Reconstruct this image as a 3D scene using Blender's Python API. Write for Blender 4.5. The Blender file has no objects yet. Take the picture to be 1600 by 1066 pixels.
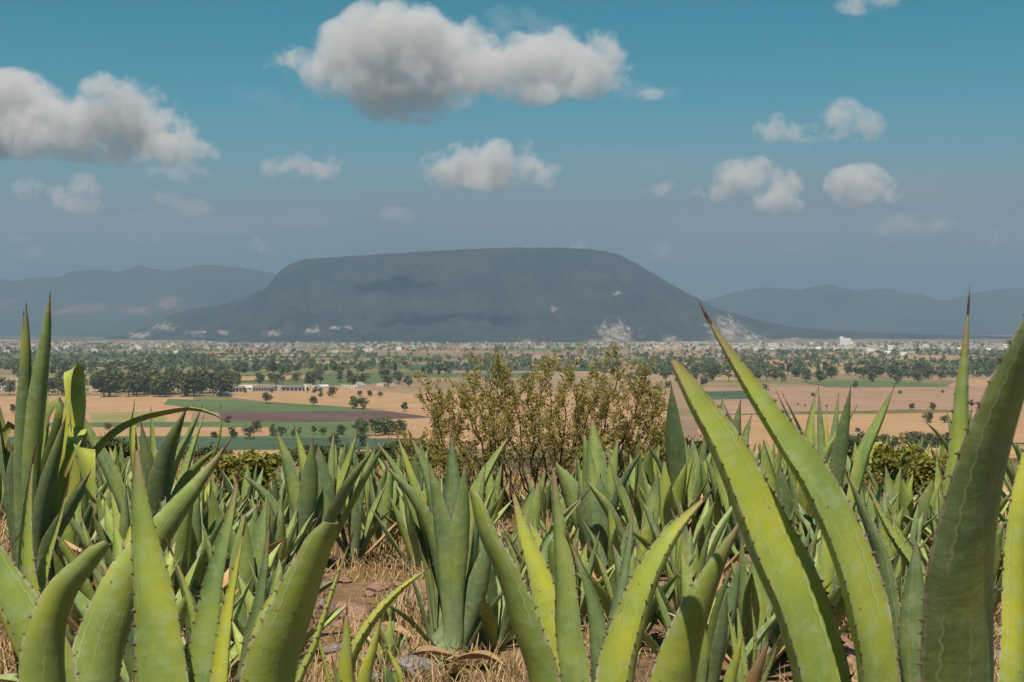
import bpy, bmesh, math, random
import numpy as np
from mathutils import Vector, Matrix, Quaternion, noise as mnoise

# ------------------------------------------------------------------ camera, sky, sun, exposure
scene = bpy.context.scene
COL = scene.collection
EYE = 1.85                     # eye height over the hill's soil
FPX = 2000.0                   # focal length in photo pixels (photo 1600 wide)
HOR = 512.0                    # photo row of the level horizon
PLAIN = EYE - 60.0             # the valley floor lies 60 m under the eye

cam = bpy.data.cameras.new('camera')
camo = bpy.data.objects.new('camera', cam)
COL.objects.link(camo)
camo.location = (0, 0, EYE)
camo.rotation_euler = (math.radians(90), 0, 0)
cam.sensor_width = 36.0
cam.lens = 36.0 * FPX / 1600.0
cam.shift_y = -(533.0 - HOR) / 1600.0
cam.clip_start = 0.05
cam.clip_end = 200000.0
cam.dof.use_dof = True
cam.dof.focus_distance = 9.0
cam.dof.aperture_fstop = 10.0
scene.camera = camo

SUN_EL, SUN_AZ = math.radians(62), math.radians(191)   # azimuth clockwise from +Y (view direction)
world = bpy.data.worlds.new('World')
scene.world = world
world.use_nodes = True
wn = world.node_tree
wn.nodes.clear()
w_out = wn.nodes.new('ShaderNodeOutputWorld')
w_bg = wn.nodes.new('ShaderNodeBackground')
w_sky = wn.nodes.new('ShaderNodeTexSky')
w_sky.sky_type = 'NISHITA'
w_sky.sun_disc = False
w_sky.sun_elevation = SUN_EL
w_sky.sun_rotation = SUN_AZ
w_sky.altitude = 2200
w_sky.air_density = 1.0
w_sky.dust_density = 0.25
w_sky.ozone_density = 1.0
# colour of this day's air: teal overhead, greying where the air column thickens toward the horizon
w_tint = wn.nodes.new('ShaderNodeMix'); w_tint.data_type = 'RGBA'; w_tint.blend_type = 'MULTIPLY'
w_tint.inputs[0].default_value = 1.0
w_tint.inputs[7].default_value = (0.19, 1.03, 0.90, 1)
w_sep = wn.nodes.new('ShaderNodeSeparateColor')
w_f = wn.nodes.new('ShaderNodeMapRange'); w_f.interpolation_type = 'SMOOTHSTEP'
w_f.inputs[1].default_value = 1.75; w_f.inputs[2].default_value = 4.2
w_mix = wn.nodes.new('ShaderNodeMix'); w_mix.data_type = 'RGBA'
w_mix.inputs[7].default_value = (2.85, 3.75, 4.15, 1)
wn.links.new(w_sky.outputs[0], w_tint.inputs[6])
wn.links.new(w_sky.outputs[0], w_sep.inputs[0])
wn.links.new(w_sep.outputs[0], w_f.inputs[0])
wn.links.new(w_f.outputs[0], w_mix.inputs[0])
wn.links.new(w_tint.outputs[2], w_mix.inputs[6])
wn.links.new(w_mix.outputs[2], w_bg.inputs[0])
w_bg.inputs[1].default_value = 0.065
wn.links.new(w_bg.outputs[0], w_out.inputs[0])

sun = bpy.data.lights.new('sun', 'SUN')
sun.energy = 5.0
sun.angle = math.radians(0.53)
sun.color = (1.0, 0.91, 0.77)
suno = bpy.data.objects.new('sun', sun)
COL.objects.link(suno)
SUN_DIR = Vector((math.sin(SUN_AZ) * math.cos(SUN_EL), math.cos(SUN_AZ) * math.cos(SUN_EL), math.sin(SUN_EL)))
suno.rotation_euler = SUN_DIR.to_track_quat('Z', 'Y').to_euler()
suno.location = SUN_DIR * 50

vs = scene.view_settings
vs.view_transform = 'Standard'
vs.look = 'None'
vs.exposure = 0.36
vs.gamma = 1.0
vs.use_curve_mapping = False
cy = scene.cycles
cy.use_denoising = True
cy.max_bounces = 6
cy.diffuse_bounces = 2
cy.use_adaptive_sampling = True
cy.adaptive_threshold = 0.02
cy.glossy_bounces = 2
cy.transmission_bounces = 2
cy.volume_bounces = 2
cy.transparent_max_bounces = 16
cy.volume_max_steps = 256
cy.sample_clamp_indirect = 6.0

# ------------------------------------------------------------------ helpers
R = random.Random(7)

def at(px, py, d):
    """photo pixel at distance d along the view axis -> world point"""
    return Vector(((px - 800.0) / FPX * d, d, EYE + (HOR - py) / FPX * d))

def plain_at(px, py):
    d = 60.0 * FPX / (py - HOR)
    return Vector(((px - 800.0) / FPX * d, d, PLAIN))

def tag(o, label=None, cat=None, group=None, kind=None):
    if label: o['label'] = label
    if cat: o['category'] = cat
    if group: o['group'] = group
    if kind: o['kind'] = kind
    return o

def link(o, parent=None):
    COL.objects.link(o)
    if parent is not None:
        o.parent = parent
    return o

def mesh_np(name, v, f, mats=(), smooth=False, attrs=None, midx=None, sharp=None):
    """v (n,3) array, f (m,3|4) int array or list of tuples"""
    me = bpy.data.meshes.new(name)
    if isinstance(f, np.ndarray):
        k = f.shape[1]
        me.vertices.add(len(v)); me.vertices.foreach_set('co', np.asarray(v, np.float32).ravel())
        me.loops.add(f.size); me.loops.foreach_set('vertex_index', f.astype(np.int32).ravel())
        me.polygons.add(len(f))
        me.polygons.foreach_set('loop_start', np.arange(0, f.size, k, dtype=np.int32))
        me.polygons.foreach_set('loop_total', np.full(len(f), k, np.int32))
    else:
        me.from_pydata([tuple(p) for p in v], [], f)
    for m in mats: me.materials.append(m)
    if midx is not None: me.polygons.foreach_set('material_index', np.asarray(midx, np.int32))
    me.polygons.foreach_set('use_smooth', np.full(len(me.polygons), smooth, bool))
    for k_, (dom, typ, data) in (attrs or {}).items():
        a = me.attributes.new(k_, typ, dom)
        a.data.foreach_set({'FLOAT': 'value', 'FLOAT2': 'vector', 'FLOAT_COLOR': 'color'}[typ], np.asarray(data, np.float32).ravel())
    me.update(calc_edges=True)
    if sharp is not None: me.set_sharp_from_angle(angle=sharp)
    return me

def obj(name, me, parent=None):
    return link(bpy.data.objects.new(name, me), parent)

def empty(name, loc):
    e = bpy.data.objects.new(name, None)
    e.empty_display_size = 0.1
    e.location = loc
    return link(e)

class NT:
    """small node-tree writer"""
    def __init__(s, name, surface=True):
        s.m = bpy.data.materials.new(name); s.m.use_nodes = True
        s.t = s.m.node_tree; s.t.nodes.clear()
        s.out = s.t.nodes.new('ShaderNodeOutputMaterial')
    def n(s, typ, **kw):
        nd = s.t.nodes.new('ShaderNode' + typ)
        for k, v in kw.items(): setattr(nd, k, v)
        return nd
    def set(s, sock, v):
        if hasattr(v, 'is_linked') or isinstance(v, bpy.types.NodeSocket): s.t.links.new(v, sock)
        else:
            if isinstance(v, (tuple, list)) and len(v) == 3 and sock.type == 'RGBA': v = (*v, 1)
            sock.default_value = v
    def math(s, op, a, b=0.0, c=None, clamp=False):
        nd = s.n('Math', operation=op, use_clamp=clamp)
        s.set(nd.inputs[0], a); s.set(nd.inputs[1], b)
        if c is not None: s.set(nd.inputs[2], c)
        return nd.outputs[0]
    def mix(s, f, a, b, blend='MIX'):
        nd = s.n('Mix', data_type='RGBA', blend_type=blend)
        s.set(nd.inputs[0], f); s.set(nd.inputs[6], a); s.set(nd.inputs[7], b)
        return nd.outputs[2]
    def noise(s, vec, scale, detail=3, rough=0.55, dims='3D'):
        nd = s.n('TexNoise', noise_dimensions=dims)
        if vec is not None: s.t.links.new(vec, nd.inputs['Vector'])
        nd.inputs['Scale'].default_value = scale; nd.inputs['Detail'].default_value = detail
        nd.inputs['Roughness'].default_value = rough
        return nd.outputs[0]
    def ramp(s, fac, stops, interp='LINEAR'):
        nd = s.n('ValToRGB'); nd.color_ramp.interpolation = interp
        e = nd.color_ramp.elements
        while len(e) < len(stops): e.new(0.5)
        for el, (p, c) in zip(e, stops):
            el.position = p; el.color = (*c, 1) if isinstance(c, tuple) else (c, c, c, 1)
        s.set(nd.inputs[0], fac)
        return nd.outputs[0]
    def sstep(s, x, a, b):
        nd = s.n('MapRange', interpolation_type='SMOOTHSTEP')
        s.set(nd.inputs[0], x); nd.inputs[1].default_value = a; nd.inputs[2].default_value = b
        return nd.outputs[0]
    def scale(s, vec, sc):
        nd = s.n('VectorMath', operation='MULTIPLY'); s.t.links.new(vec, nd.inputs[0]); nd.inputs[1].default_value = sc
        return nd.outputs[0]
    def geo_pos(s): return s.n('NewGeometry').outputs['Position']
    def objco(s): return s.n('TexCoord').outputs['Object']
    def bsdf(s, col, rough=0.8, spec=0.3, bump=None, bstr=0.3, bdist=0.02, **kw):
        b = s.n('BsdfPrincipled')
        s.set(b.inputs['Base Color'], col); s.set(b.inputs['Roughness'], rough)
        b.inputs['Specular IOR Level'].default_value = spec
        for k, v in kw.items(): s.set(b.inputs[k], v)
        if bump is not None:
            bn = s.n('Bump'); bn.inputs['Strength'].default_value = bstr; bn.inputs['Distance'].default_value = bdist
            s.t.links.new(bump, bn.inputs['Height']); s.t.links.new(bn.outputs[0], b.inputs['Normal'])
        s.t.links.new(b.outputs[0], s.out.inputs[0])
        return s.m

def mat_plain(name, c1, c2, sc, rough=0.8, spec=0.2, bd=0.01):
    s = NT(name)
    p = s.objco()
    n = s.noise(p, sc, 4, 0.65)
    return s.bsdf(s.mix(s.sstep(n, 0.38, 0.64), c1, c2), rough, spec, n, 0.6, bd)

ORD = 'first second third fourth fifth sixth seventh eighth ninth tenth eleventh twelfth thirteenth fourteenth fifteenth sixteenth'.split()
def rank(objs, key=lambda o: o.matrix_basis.translation.x / o.matrix_basis.translation.y):
    for i, o in enumerate(sorted(objs, key=key) if len(objs) <= 16 else []):
        o['label'] = '%s, %s from left' % (o['label'], ORD[i]) if i else o['label'] + ', the leftmost one'

def grid_faces(nx, ny):
    i = np.arange(nx - 1)[None, :]; j = np.arange(ny - 1)[:, None]
    a = (j * nx + i)
    return np.stack([a, a + 1, a + nx + 1, a + nx], -1).reshape(-1, 4)

_rs = np.random.RandomState(3)
_perm = _rs.rand(64, 64).astype(np.float32)
def vnoise(x, y):
    """tileable smooth value noise on arrays"""
    xi = np.floor(x).astype(int); yi = np.floor(y).astype(int)
    fx = x - xi; fy = y - yi
    fx = fx * fx * (3 - 2 * fx); fy = fy * fy * (3 - 2 * fy)
    g = lambda a, b: _perm[a % 64, b % 64]
    return (g(xi, yi) * (1 - fx) + g(xi + 1, yi) * fx) * (1 - fy) + (g(xi, yi + 1) * (1 - fx) + g(xi + 1, yi + 1) * fx) * fy
def fbm(x, y, o=4):
    s = 0; a = 0.5
    for k in range(o):
        s = s + a * vnoise(x * 2 ** k + 17.3 * k, y * 2 ** k + 5.1 * k); a *= 0.5
    return s

def gz_arr(x, y):
    """height of the hill and the valley floor"""
    x = np.asarray(x, float); y = np.asarray(y, float)
    t = np.clip(y - 9.0, 0, 26.0)
    z = -0.0028 * t * t
    z = z - 0.156 * np.clip(y - 35.0, 0, None)
    near = np.clip(1.2 - np.abs(y) / 60.0, 0, 1)
    z = z + near * (0.16 * (fbm(x / 2.6 + 9, y / 2.6 + 40, 4) - 0.47)) + np.clip(1 - near, 0, 1) * np.clip((y - 20) / 60, 0, 1) * 3.0 * (fbm(x / 40 + 3, y / 40, 3) - 0.44)
    far = np.clip((y - 300) / 120.0, 0, 1)
    zz = np.maximum(z, PLAIN)
    # soft foot of the slope
    k = 6.0
    zz = np.where(z > PLAIN + k, z, np.where(z < PLAIN - k, PLAIN, PLAIN + (z - PLAIN + k) ** 2 / (4 * k)))
    return np.where(y > 470, PLAIN, zz)
def gz(x, y): return float(gz_arr(np.array([x]), np.array([y]))[0])

# ------------------------------------------------------------------ ground
def mat_ground():
    s = NT('hill_and_valley_soil')
    p = s.geo_pos()
    sep = s.n('SeparateXYZ'); s.t.links.new(p, sep.inputs[0])
    n1 = s.noise(p, 1.3, 5, 0.6); n2 = s.noise(p, 14, 4, 0.7); n3 = s.noise(p, 70, 3, 0.7)
    soil = s.mix(s.sstep(n1, 0.40, 0.62), (0.13, 0.075, 0.05), (0.24, 0.15, 0.085))
    soil = s.mix(s.math('MULTIPLY', s.sstep(n2, 0.45, 0.7), 0.6), soil, (0.36, 0.25, 0.13))
    soil = s.mix(s.math('MULTIPLY', s.sstep(n3, 0.5, 0.75), 0.5), soil, (0.06, 0.04, 0.028))
    # hillside beyond the plants: dry scrub
    hs = s.mix(s.sstep(s.noise(p, 0.12, 5, 0.65), 0.42, 0.66), (0.060, 0.066, 0.024), (0.20, 0.145, 0.06))
    # valley: pattern of fields
    mp = s.n('Mapping'); s.t.links.new(p, mp.inputs[0]); mp.inputs['Scale'].default_value = (1 / 330.0, 1 / 190.0, 0)
    mp.inputs['Rotation'].default_value = (0, 0, 0.08)
    vor = s.n('TexVoronoi', distance='MANHATTAN', voronoi_dimensions='2D'); s.t.links.new(mp.outputs[0], vor.inputs['Vector']); vor.inputs['Scale'].default_value = 1.0
    vr = s.n('SeparateColor'); s.t.links.new(vor.outputs['Color'], vr.inputs[0])
    fld = s.ramp(vr.outputs[0], [(0.0, (0.27, 0.18, 0.105)), (0.24, (0.34, 0.225, 0.13)), (0.42, (0.23, 0.155, 0.10)), (0.56, (0.17, 0.15, 0.06)), (0.70, (0.085, 0.115, 0.045)), (0.88, (0.31, 0.21, 0.115))], 'CONSTANT')
    fn = s.noise(p, 0.012, 4, 0.6)
    fld = s.mix(s.math('MULTIPLY', s.sstep(fn, 0.5, 0.68), 0.55), fld, (0.13, 0.12, 0.045))
    fld = s.mix(s.math('MULTIPLY', s.sstep(s.noise(p, 0.08, 3, 0.6), 0.5, 0.7), 0.25), fld, (0.15, 0.10, 0.06))
    c = s.mix(s.sstep(sep.outputs[1], 13.0, 26.0), soil, hs)
    c = s.mix(s.sstep(sep.outputs[1], 330.0, 420.0), c, fld)
    return s.bsdf(c, 0.95, 0.1, s.math('ADD', s.math('MULTIPLY', n2, 1.0), s.math('MULTIPLY', n3, 0.5)), 0.8, 0.05)

ys = np.concatenate([np.linspace(-45, -2, 40), np.linspace(-1.5, 16, 190), np.geomspace(16.3, 60, 90), np.geomspace(63, 520, 60), np.geomspace(560, 14900, 30)])
us = np.linspace(-1, 1, 261)
us = np.sign(us) * np.abs(us) ** 1.15
YY, UU = np.meshgrid(ys, us, indexing='ij')
XX = UU * (16 + np.clip(YY, 0, None) * 0.72)
ZZ = gz_arr(XX, YY)
ground = obj('ground', mesh_np('ground', np.stack([XX, YY, ZZ], -1).reshape(-1, 3), grid_faces(len(us), len(ys)), [mat_ground()], True))
tag(ground, 'dry reddish hillside soil running down to the broad tan valley floor', kind='structure')

# ------------------------------------------------------------------ mountains
def mat_mountain(name, c1, c2, c3, ns, red=None):
    s = NT(name)
    p = s.geo_pos()
    c = s.mix(s.sstep(s.noise(p, ns, 6, 0.65), 0.40, 0.62), c1, c2)
    c = s.mix(s.math('MULTIPLY', s.sstep(s.noise(p, ns * 9, 4, 0.7), 0.52, 0.66), 0.75), c, c3)
    a = s.n('Attribute', attribute_name='scar')
    rock = s.mix(s.sstep(s.noise(p, 0.03, 5, 0.7), 0.35, 0.65), (0.15, 0.11, 0.085), (0.46, 0.36, 0.29))
    if red: rock = s.mix(s.sstep(s.noise(p, 0.004, 4, 0.6), 0.4, 0.6), red, (0.21, 0.135, 0.105))
    fac = s.sstep(s.math('ADD', a.outputs['Fac'], s.math('MULTIPLY', s.math('SUBTRACT', s.noise(s.scale(p, (0.030, 0.006, 0.012)) if not red else p, 1.0 if not red else 0.003, 5, 0.75), 0.5), 2.2)), 0.45, 0.95)
    c = s.mix(fac, c, rock)
    return s.bsdf(c, 1.0, 0.0, s.noise(p, ns * 14, 4, 0.7), 0.9, 9.0)

def ridge(name, sil, drim, back, span, step, gul, scars, mat, label, rough=1.0, top=(1.0, 0.8)):
    """heightfield whose skyline runs through the given photo points at distance drim"""
    sx = np.array([p[0] for p in sil], float); sy = np.array([p[1] for p in sil], float)
    X = np.arange((sx[0] - 800) / FPX * drim, (sx[-1] - 800) / FPX * drim, step)
    px = 800 + X / drim * FPX
    H = np.clip(60 + (HOR - np.interp(px, sx, sy)) / FPX * drim, 0, None)
    Hs = np.convolve(np.pad(H, 6, 'edge'), np.ones(13) / 13, 'valid')
    t = np.concatenate([np.linspace(-0.02, 1.0, int(span / step) + 2), 1 + np.linspace(0.03, 1, 14) * (back / span)])
    T, Xg = np.meshgrid(t, X, indexing='ij')
    Hg = np.broadcast_to(H, T.shape)
    hmax = H.max()
    sp = span * np.clip(Hs / hmax, 0.10, 1) ** 0.75
    Yg = np.where(T <= 1, drim - (1 - T) * sp, drim + (T - 1) * span)
    tt = np.clip(T, 0, 1)
    kn, frac = top
    g = np.where(tt < kn, frac * (tt / kn) ** 1.35, frac + (1 - frac) * np.clip((tt - kn) / max(1e-6, 1 - kn), 0, 1) ** 0.8) if kn < 1 else tt ** 1.2
    bk = np.clip((T - 1) / (back / span), 0, 1)
    g = g * np.where(T > 1, np.where(bk < 0.6, 1 - 0.06 * bk, 1 - 0.036 - (bk - 0.6) * 2.3), 1)
    gv = fbm(Xg / gul + 2 * T, T * 1.1 + 5, 4)
    rid = np.abs(gv - 0.47) * 4
    Z = Hg * g - Hg * 0.11 * rough * (1 - np.clip(rid, 0, 1)) * np.sin(np.clip(tt, 0, 1) * math.pi) ** 0.8
    Z = Z + Hg * 0.085 * rough * np.clip((1.04 - T) * 5, 0.15, 1) * (fbm(Xg / 48, Yg / 120, 5) - 0.47) * np.clip(tt * 3, 0, 1)
    Z = Z + (T > 0.95) * (fbm(Xg / 22, Yg / 300, 3) - 0.5) * 2.5 * rough
    pxv = 800 + Xg / Yg * FPX
    pyv = HOR - (Z - 60) / Yg * FPX
    sc = np.zeros_like(Z)
    for (cx, cyy, rx, ry) in scars:
        sc = np.maximum(sc, 1 - np.sqrt(((pxv - cx) / rx) ** 2 + ((pyv - cyy) / ry) ** 2))
    sc = np.clip(sc, 0, 1)
    sc[T > 1] = 0
    Z = Z - 26 * np.clip(sc * 2, 0, 1) * (fbm(Xg / 45 + 8, Yg / 45, 3))
    Z = np.where(T < 0, -6, np.maximum(Z, -6)) + PLAIN
    me = mesh_np(name, np.stack([Xg, Yg, Z], -1).reshape(-1, 3), grid_faces(len(X), len(t)), [mat], True,
                 {'scar': ('POINT', 'FLOAT', sc.ravel())})
    return tag(obj(name, me), label, kind='structure')

MESA = [(-40, 545), (40, 541), (90, 537), (150, 532), (200, 520), (240, 505), (270, 490), (300, 482), (340, 478), (380, 466), (405, 455), (422, 445), (428, 436), (436, 424), (452, 413), (475, 405), (520, 402), (600, 397), (700, 391), (800, 387), (870, 387), (930, 390), (962, 396), (985, 407), (1010, 421), (1040, 439), (1080, 461), (1120, 481), (1170, 495), (1230, 510), (1300, 517), (1400, 521), (1500, 524), (1600, 526), (1720, 530)]
SCARS = [(962, 520, 62, 46), (930, 532, 34, 20), (1138, 514, 62, 50), (1175, 528, 46, 24), (258, 508, 40, 14), (214, 520, 44, 12), (305, 517, 42, 10), (350, 517, 26, 8), (426, 517, 30, 11), (488, 514, 38, 10), (522, 509, 18, 8), (545, 509, 16, 6), (832, 537, 50, 17), (885, 545, 45, 8), (865, 480, 12, 9), (1045, 528, 30, 10), (965, 455, 22, 7), (1240, 528, 40, 5), (1390, 531, 50, 4), (1100, 505, 12, 6)]
m_mesa = mat_mountain('mesa_scrub', (0.014, 0.025, 0.020), (0.038, 0.047, 0.032), (0.080, 0.073, 0.05), 0.004)
ridge('mountain', MESA, 7000.0, 1600.0, 1900.0, 11.0, 150.0, SCARS, m_mesa, 'broad flat-topped table mountain with pale quarry scars along its foot', 1.0, (0.82, 0.78))
m_far = mat_mountain('far_range_scrub', (0.035, 0.05, 0.03), (0.055, 0.065, 0.035), (0.07, 0.07, 0.04), 0.0012, (0.12, 0.085, 0.068))
ridge('mountain', [(-160, 470), (-60, 434), (0, 436), (25, 440), (50, 434), (95, 433), (110, 424), (150, 422), (190, 424), (215, 415), (240, 420), (270, 424), (300, 416), (330, 414), (380, 419), (430, 428), (480, 440), (540, 470), (600, 500)], 11000.0, 1200.0, 2600.0, 27.0, 330.0,
      [(140, 482, 110, 18), (210, 480, 70, 18), (265, 472, 50, 24), (10, 475, 60, 18)], m_far, 'hazy blue mountain range with reddish lower slopes west of the mesa', 0.9)
ridge('mountain', [(1000, 500), (1060, 482), (1115, 467), (1150, 456), (1180, 451), (1200, 449), (1250, 453), (1280, 447), (1297, 444), (1315, 450), (1340, 454), (1385, 451), (1420, 459), (1445, 461), (1465, 470), (1500, 468), (1530, 462), (1560, 452), (1600, 449), (1680, 455), (1760, 470)], 12500.0, 1200.0, 2800.0, 30.0, 370.0,
      [], m_far, 'hazy blue mountain range fading into the distance right of the mesa', 0.9)
# ------------------------------------------------------------------ fields on the valley floor
def mat_field(name, c1, c2, row=0.0, sc=0.02):
    s = NT(name)
    p = s.geo_pos()
    c = s.mix(s.sstep(s.noise(p, sc, 5, 0.65), 0.36, 0.66), c1, c2)
    c = s.mix(s.math('MULTIPLY', s.sstep(s.noise(s.scale(p, (0.02, 0.35, 1.0)), 1.0, 4, 0.6), 0.40, 0.66), 0.6), c, tuple(x * 0.66 for x in c1))
    c = s.mix(s.math('MULTIPLY', s.sstep(s.noise(p, 0.6, 3, 0.7), 0.5, 0.7), 0.25), c, tuple(x * 1.25 for x in c2))
    return s.bsdf(c, 0.97, 0.05)
FM = {
    'tan': mat_field('stubble_field', (0.36, 0.215, 0.115), (0.42, 0.26, 0.14)),
    'pink': mat_field('tilled_pale_field', (0.29, 0.18, 0.12), (0.35, 0.22, 0.145)),
    'orange': mat_field('ripe_field', (0.36, 0.215, 0.11), (0.41, 0.255, 0.135)),
    'gold': mat_field('golden_field', (0.36, 0.24, 0.10), (0.45, 0.29, 0.125)),
    'green': mat_field('green_crop', (0.085, 0.125, 0.05), (0.12, 0.155, 0.062)),
    'dgreen': mat_field('dark_green_crop', (0.055, 0.088, 0.052), (0.075, 0.108, 0.062)),
    'lime': mat_field('young_crop', (0.20, 0.20, 0.065), (0.28, 0.24, 0.095)),
    'plough': mat_field('ploughed_soil', (0.105, 0.066, 0.058), (0.14, 0.088, 0.075)),
    'olive': mat_field('weedy_verge', (0.10, 0.11, 0.035), (0.17, 0.15, 0.055)),
}
FIELDS = [  # photo outlines on the valley floor, base layers first
    ('tan', [(-120, 620), (300, 618), (300, 676), (-120, 676)], 'wide tan stubble field behind the giant left agave'),
    ('orange', [(362, 606), (560, 608), (700, 622), (700, 641), (560, 638), (420, 628), (362, 622)], 'orange-tan field below the row of white farm buildings'),
    ('tan', [(600, 616), (1040, 612), (1060, 700), (560, 704), (600, 660)], 'tan field seen through the bush'),
    ('green', [(262, 624), (366, 626), (440, 630), (555, 637), (600, 643), (346, 645), (255, 632)], 'bright green crop wedge above the ploughed strip'),
    ('plough', [(340, 644), (600, 642.5), (680, 653), (560, 658), (345, 660)], 'dark purple-brown ploughed strip'),
    ('lime', [(138, 646), (260, 643), (256, 660), (150, 662)], 'yellow-green patch at the corner of the tan field'),
    ('green', [(60, 661), (560, 659), (552, 686), (60, 684)], 'green crop strip under the ploughed strip'),
    ('tan', [(60, 668), (440, 669), (420, 682), (60, 683)], 'narrow tan strip between two green crops'),
    ('dgreen', [(-100, 684), (660, 686), (650, 704), (-100, 706)], 'dark green crop strip nearest the hill'),
    ('gold', [(-100, 706), (640, 704), (640, 742), (-100, 742)], 'golden field at the foot of the hill'),
    ('pink', [(1090, 606), (1700, 603), (1700, 647), (1090, 648)], 'broad pinkish tilled field right of the bush'),
    ('green', [(1255, 597), (1360, 595), (1490, 601), (1480, 605.5), (1300, 606)], 'green crop strip below the right woods'),
    ('dgreen', [(1085, 613), (1180, 611), (1178, 624), (1090, 626)], 'small dark green plot right of the bush'),
    ('tan', [(1500, 594), (1700, 592), (1700, 603), (1480, 604)], 'tan field at the right edge below the woods'),
    ('orange', [(1090, 650), (1700, 645), (1700, 694), (1090, 692)], 'orange field in front of the pinkish field'),
    ('olive', [(1215, 645), (1420, 641), (1520, 643), (1520, 645), (1300, 648.5)], 'grassy strip between the right fields'),
    ('lime', [(1220, 681), (1340, 679), (1345, 705), (1220, 705)], 'yellow-green corner below the orange field'),
    ('gold', [(1330, 702), (1700, 698), (1700, 735), (1330, 735)], 'golden strip below the right tree row'),
    ('orange', [(1085, 690), (1225, 692), (1225, 735), (1060, 735)], 'orange bare patch behind the tall dark leaf'),
    ('tan', [(120, 565), (330, 562), (330, 566), (120, 569.5)], 'far tan strip left of the mesa axis'),
    ('gold', [(430, 566), (640, 563), (640, 567), (430, 571)], 'far golden strip below the mesa'),
    ('tan', [(330, 590), (500, 587), (500, 593), (330, 597)], 'tan strip behind the farm buildings'),
    ('dgreen', [(640, 572), (960, 574), (940, 580), (640, 578)], 'thin green strip behind the bush'),
    ('tan', [(1050, 566), (1300, 563), (1300, 568), (1050, 572)], 'far tan strip below the town'),
]
for i, (mk, poly, lab) in enumerate(FIELDS):
    ps = [plain_at(x, y) for x, y in poly]
    c = sum(ps, Vector()) / len(ps)
    # slightly wobbly edges
    out = []
    rr = random.Random(i)
    for a, b in zip(ps, ps[1:] + ps[:1]):
        n = max(2, min(14, int((b - a).length / 30)))
        for k in range(n):
            q = a.lerp(b, k / n)
            j = 0 if k == 0 else 1.2
            out.append((q.x + rr.uniform(-j, j) - c.x, q.y + rr.uniform(-j, j) - c.y, 0))
    me = mesh_np('crop_field', out, [tuple(range(len(out)))], [FM[mk]])
    if me.polygons[0].normal.z < 0: me.flip_normals()
    o = obj('crop_field', me); o.location = (c.x, c.y, PLAIN + 0.12 + 0.03 * i)
    tag(o, lab, kind='structure')

# ------------------------------------------------------------------ trees of the valley
def mat_foliage(name, c1, c2, tr=0.25):
    s = NT(name)
    oi = s.n('ObjectInfo')
    a = s.n('Attribute', attribute_name='shade')
    p = s.geo_pos()
    c = s.mix(a.outputs['Fac'], c1, c2)
    h = s.n('HueSaturation'); s.t.links.new(c, h.inputs['Color'])
    s.t.links.new(s.math('ADD', 0.455, s.math('MULTIPLY', oi.outputs['Random'], 0.075)), h.inputs['Hue'])
    s.t.links.new(s.math('ADD', 0.75, s.math('MULTIPLY', oi.outputs['Random'], 0.5)), h.inputs['Value'])
    h.inputs['Saturation'].default_value = 0.95
    b = s.n('BsdfPrincipled'); s.t.links.new(h.outputs[0], b.inputs['Base Color']); b.inputs['Roughness'].default_value = 0.75
    b.inputs['Specular IOR Level'].default_value = 0.15
    t = s.n('BsdfTranslucent'); s.t.links.new(h.outputs[0], t.inputs[0])
    mx = s.n('MixShader'); mx.inputs[0].default_value = tr
    s.t.links.new(b.outputs[0], mx.inputs[1]); s.t.links.new(t.outputs[0], mx.inputs[2])
    s.t.links.new(mx.outputs[0], s.out.inputs[0])
    return s.m
M_TREE = mat_foliage('valley_tree_leaves', (0.05, 0.068, 0.022), (0.18, 0.19, 0.06), 0.3)
M_BARK = mat_plain('grey_bark', (0.06, 0.045, 0.032), (0.13, 0.10, 0.075), 3.0, 0.95, 0.05, 0.05)

def crown_np(rs, h, w, lobes, n, leaf, base=0.25, tall=False, ragged=False):
    """leaf-sized faces scattered through several lobes; returns verts, faces, shade"""
    cs = []
    for k in range(lobes):
        a = rs.rand() * 6.28; r = rs.rand() ** 0.6 * w * (0.30 if not ragged else 0.40)
        z = h * (base + 0.12 + rs.rand() * (0.80 - base))
        rr = w * ((0.20 if not ragged else 0.10) + (0.16 if not ragged else 0.12) * rs.rand()) * (1.15 - 0.55 * (z / h - base))
        cs.append((math.cos(a) * r, math.sin(a) * r, min(z, h - rr * 0.8), rr))
    cs = np.array(cs)
    idx = rs.randint(0, lobes, n)
    d = rs.randn(n, 3); d /= np.linalg.norm(d, axis=1)[:, None]
    rad = cs[idx, 3] * (0.55 + 0.55 * rs.rand(n) ** 0.7)
    if ragged: rad = rad * (1 + 0.7 * (rs.rand(n) < 0.2) * rs.rand(n))
    P = cs[idx, :3] + d * rad[:, None] * np.array([1, 1, 0.85])
    P[:, 2] = np.maximum(P[:, 2], h * base * 0.55 + 0.1 * rs.rand(n))
    nrm = d + 0.7 * rs.randn(n, 3); nrm /= np.linalg.norm(nrm, axis=1)[:, None]
    up = rs.randn(n, 3)
    t1 = np.cross(nrm, up); t1 /= np.linalg.norm(t1, axis=1)[:, None]
    t2 = np.cross(nrm, t1)
    sz = leaf * (0.6 + 0.8 * rs.rand(n))[:, None]
    v = np.stack([P + t1 * sz, P + t2 * sz * 0.8 + nrm * sz * 0.25, P - t1 * sz * 0.9, P - t2 * sz * 0.75 + nrm * sz * 0.2], 1).reshape(-1, 3)
    f = np.arange(n * 4).reshape(-1, 4)
    sh = np.repeat(np.clip(rs.rand(n) * 0.8 + 0.1 * idx / lobes + 0.1, 0, 1), 4)
    return v, f, sh

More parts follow.
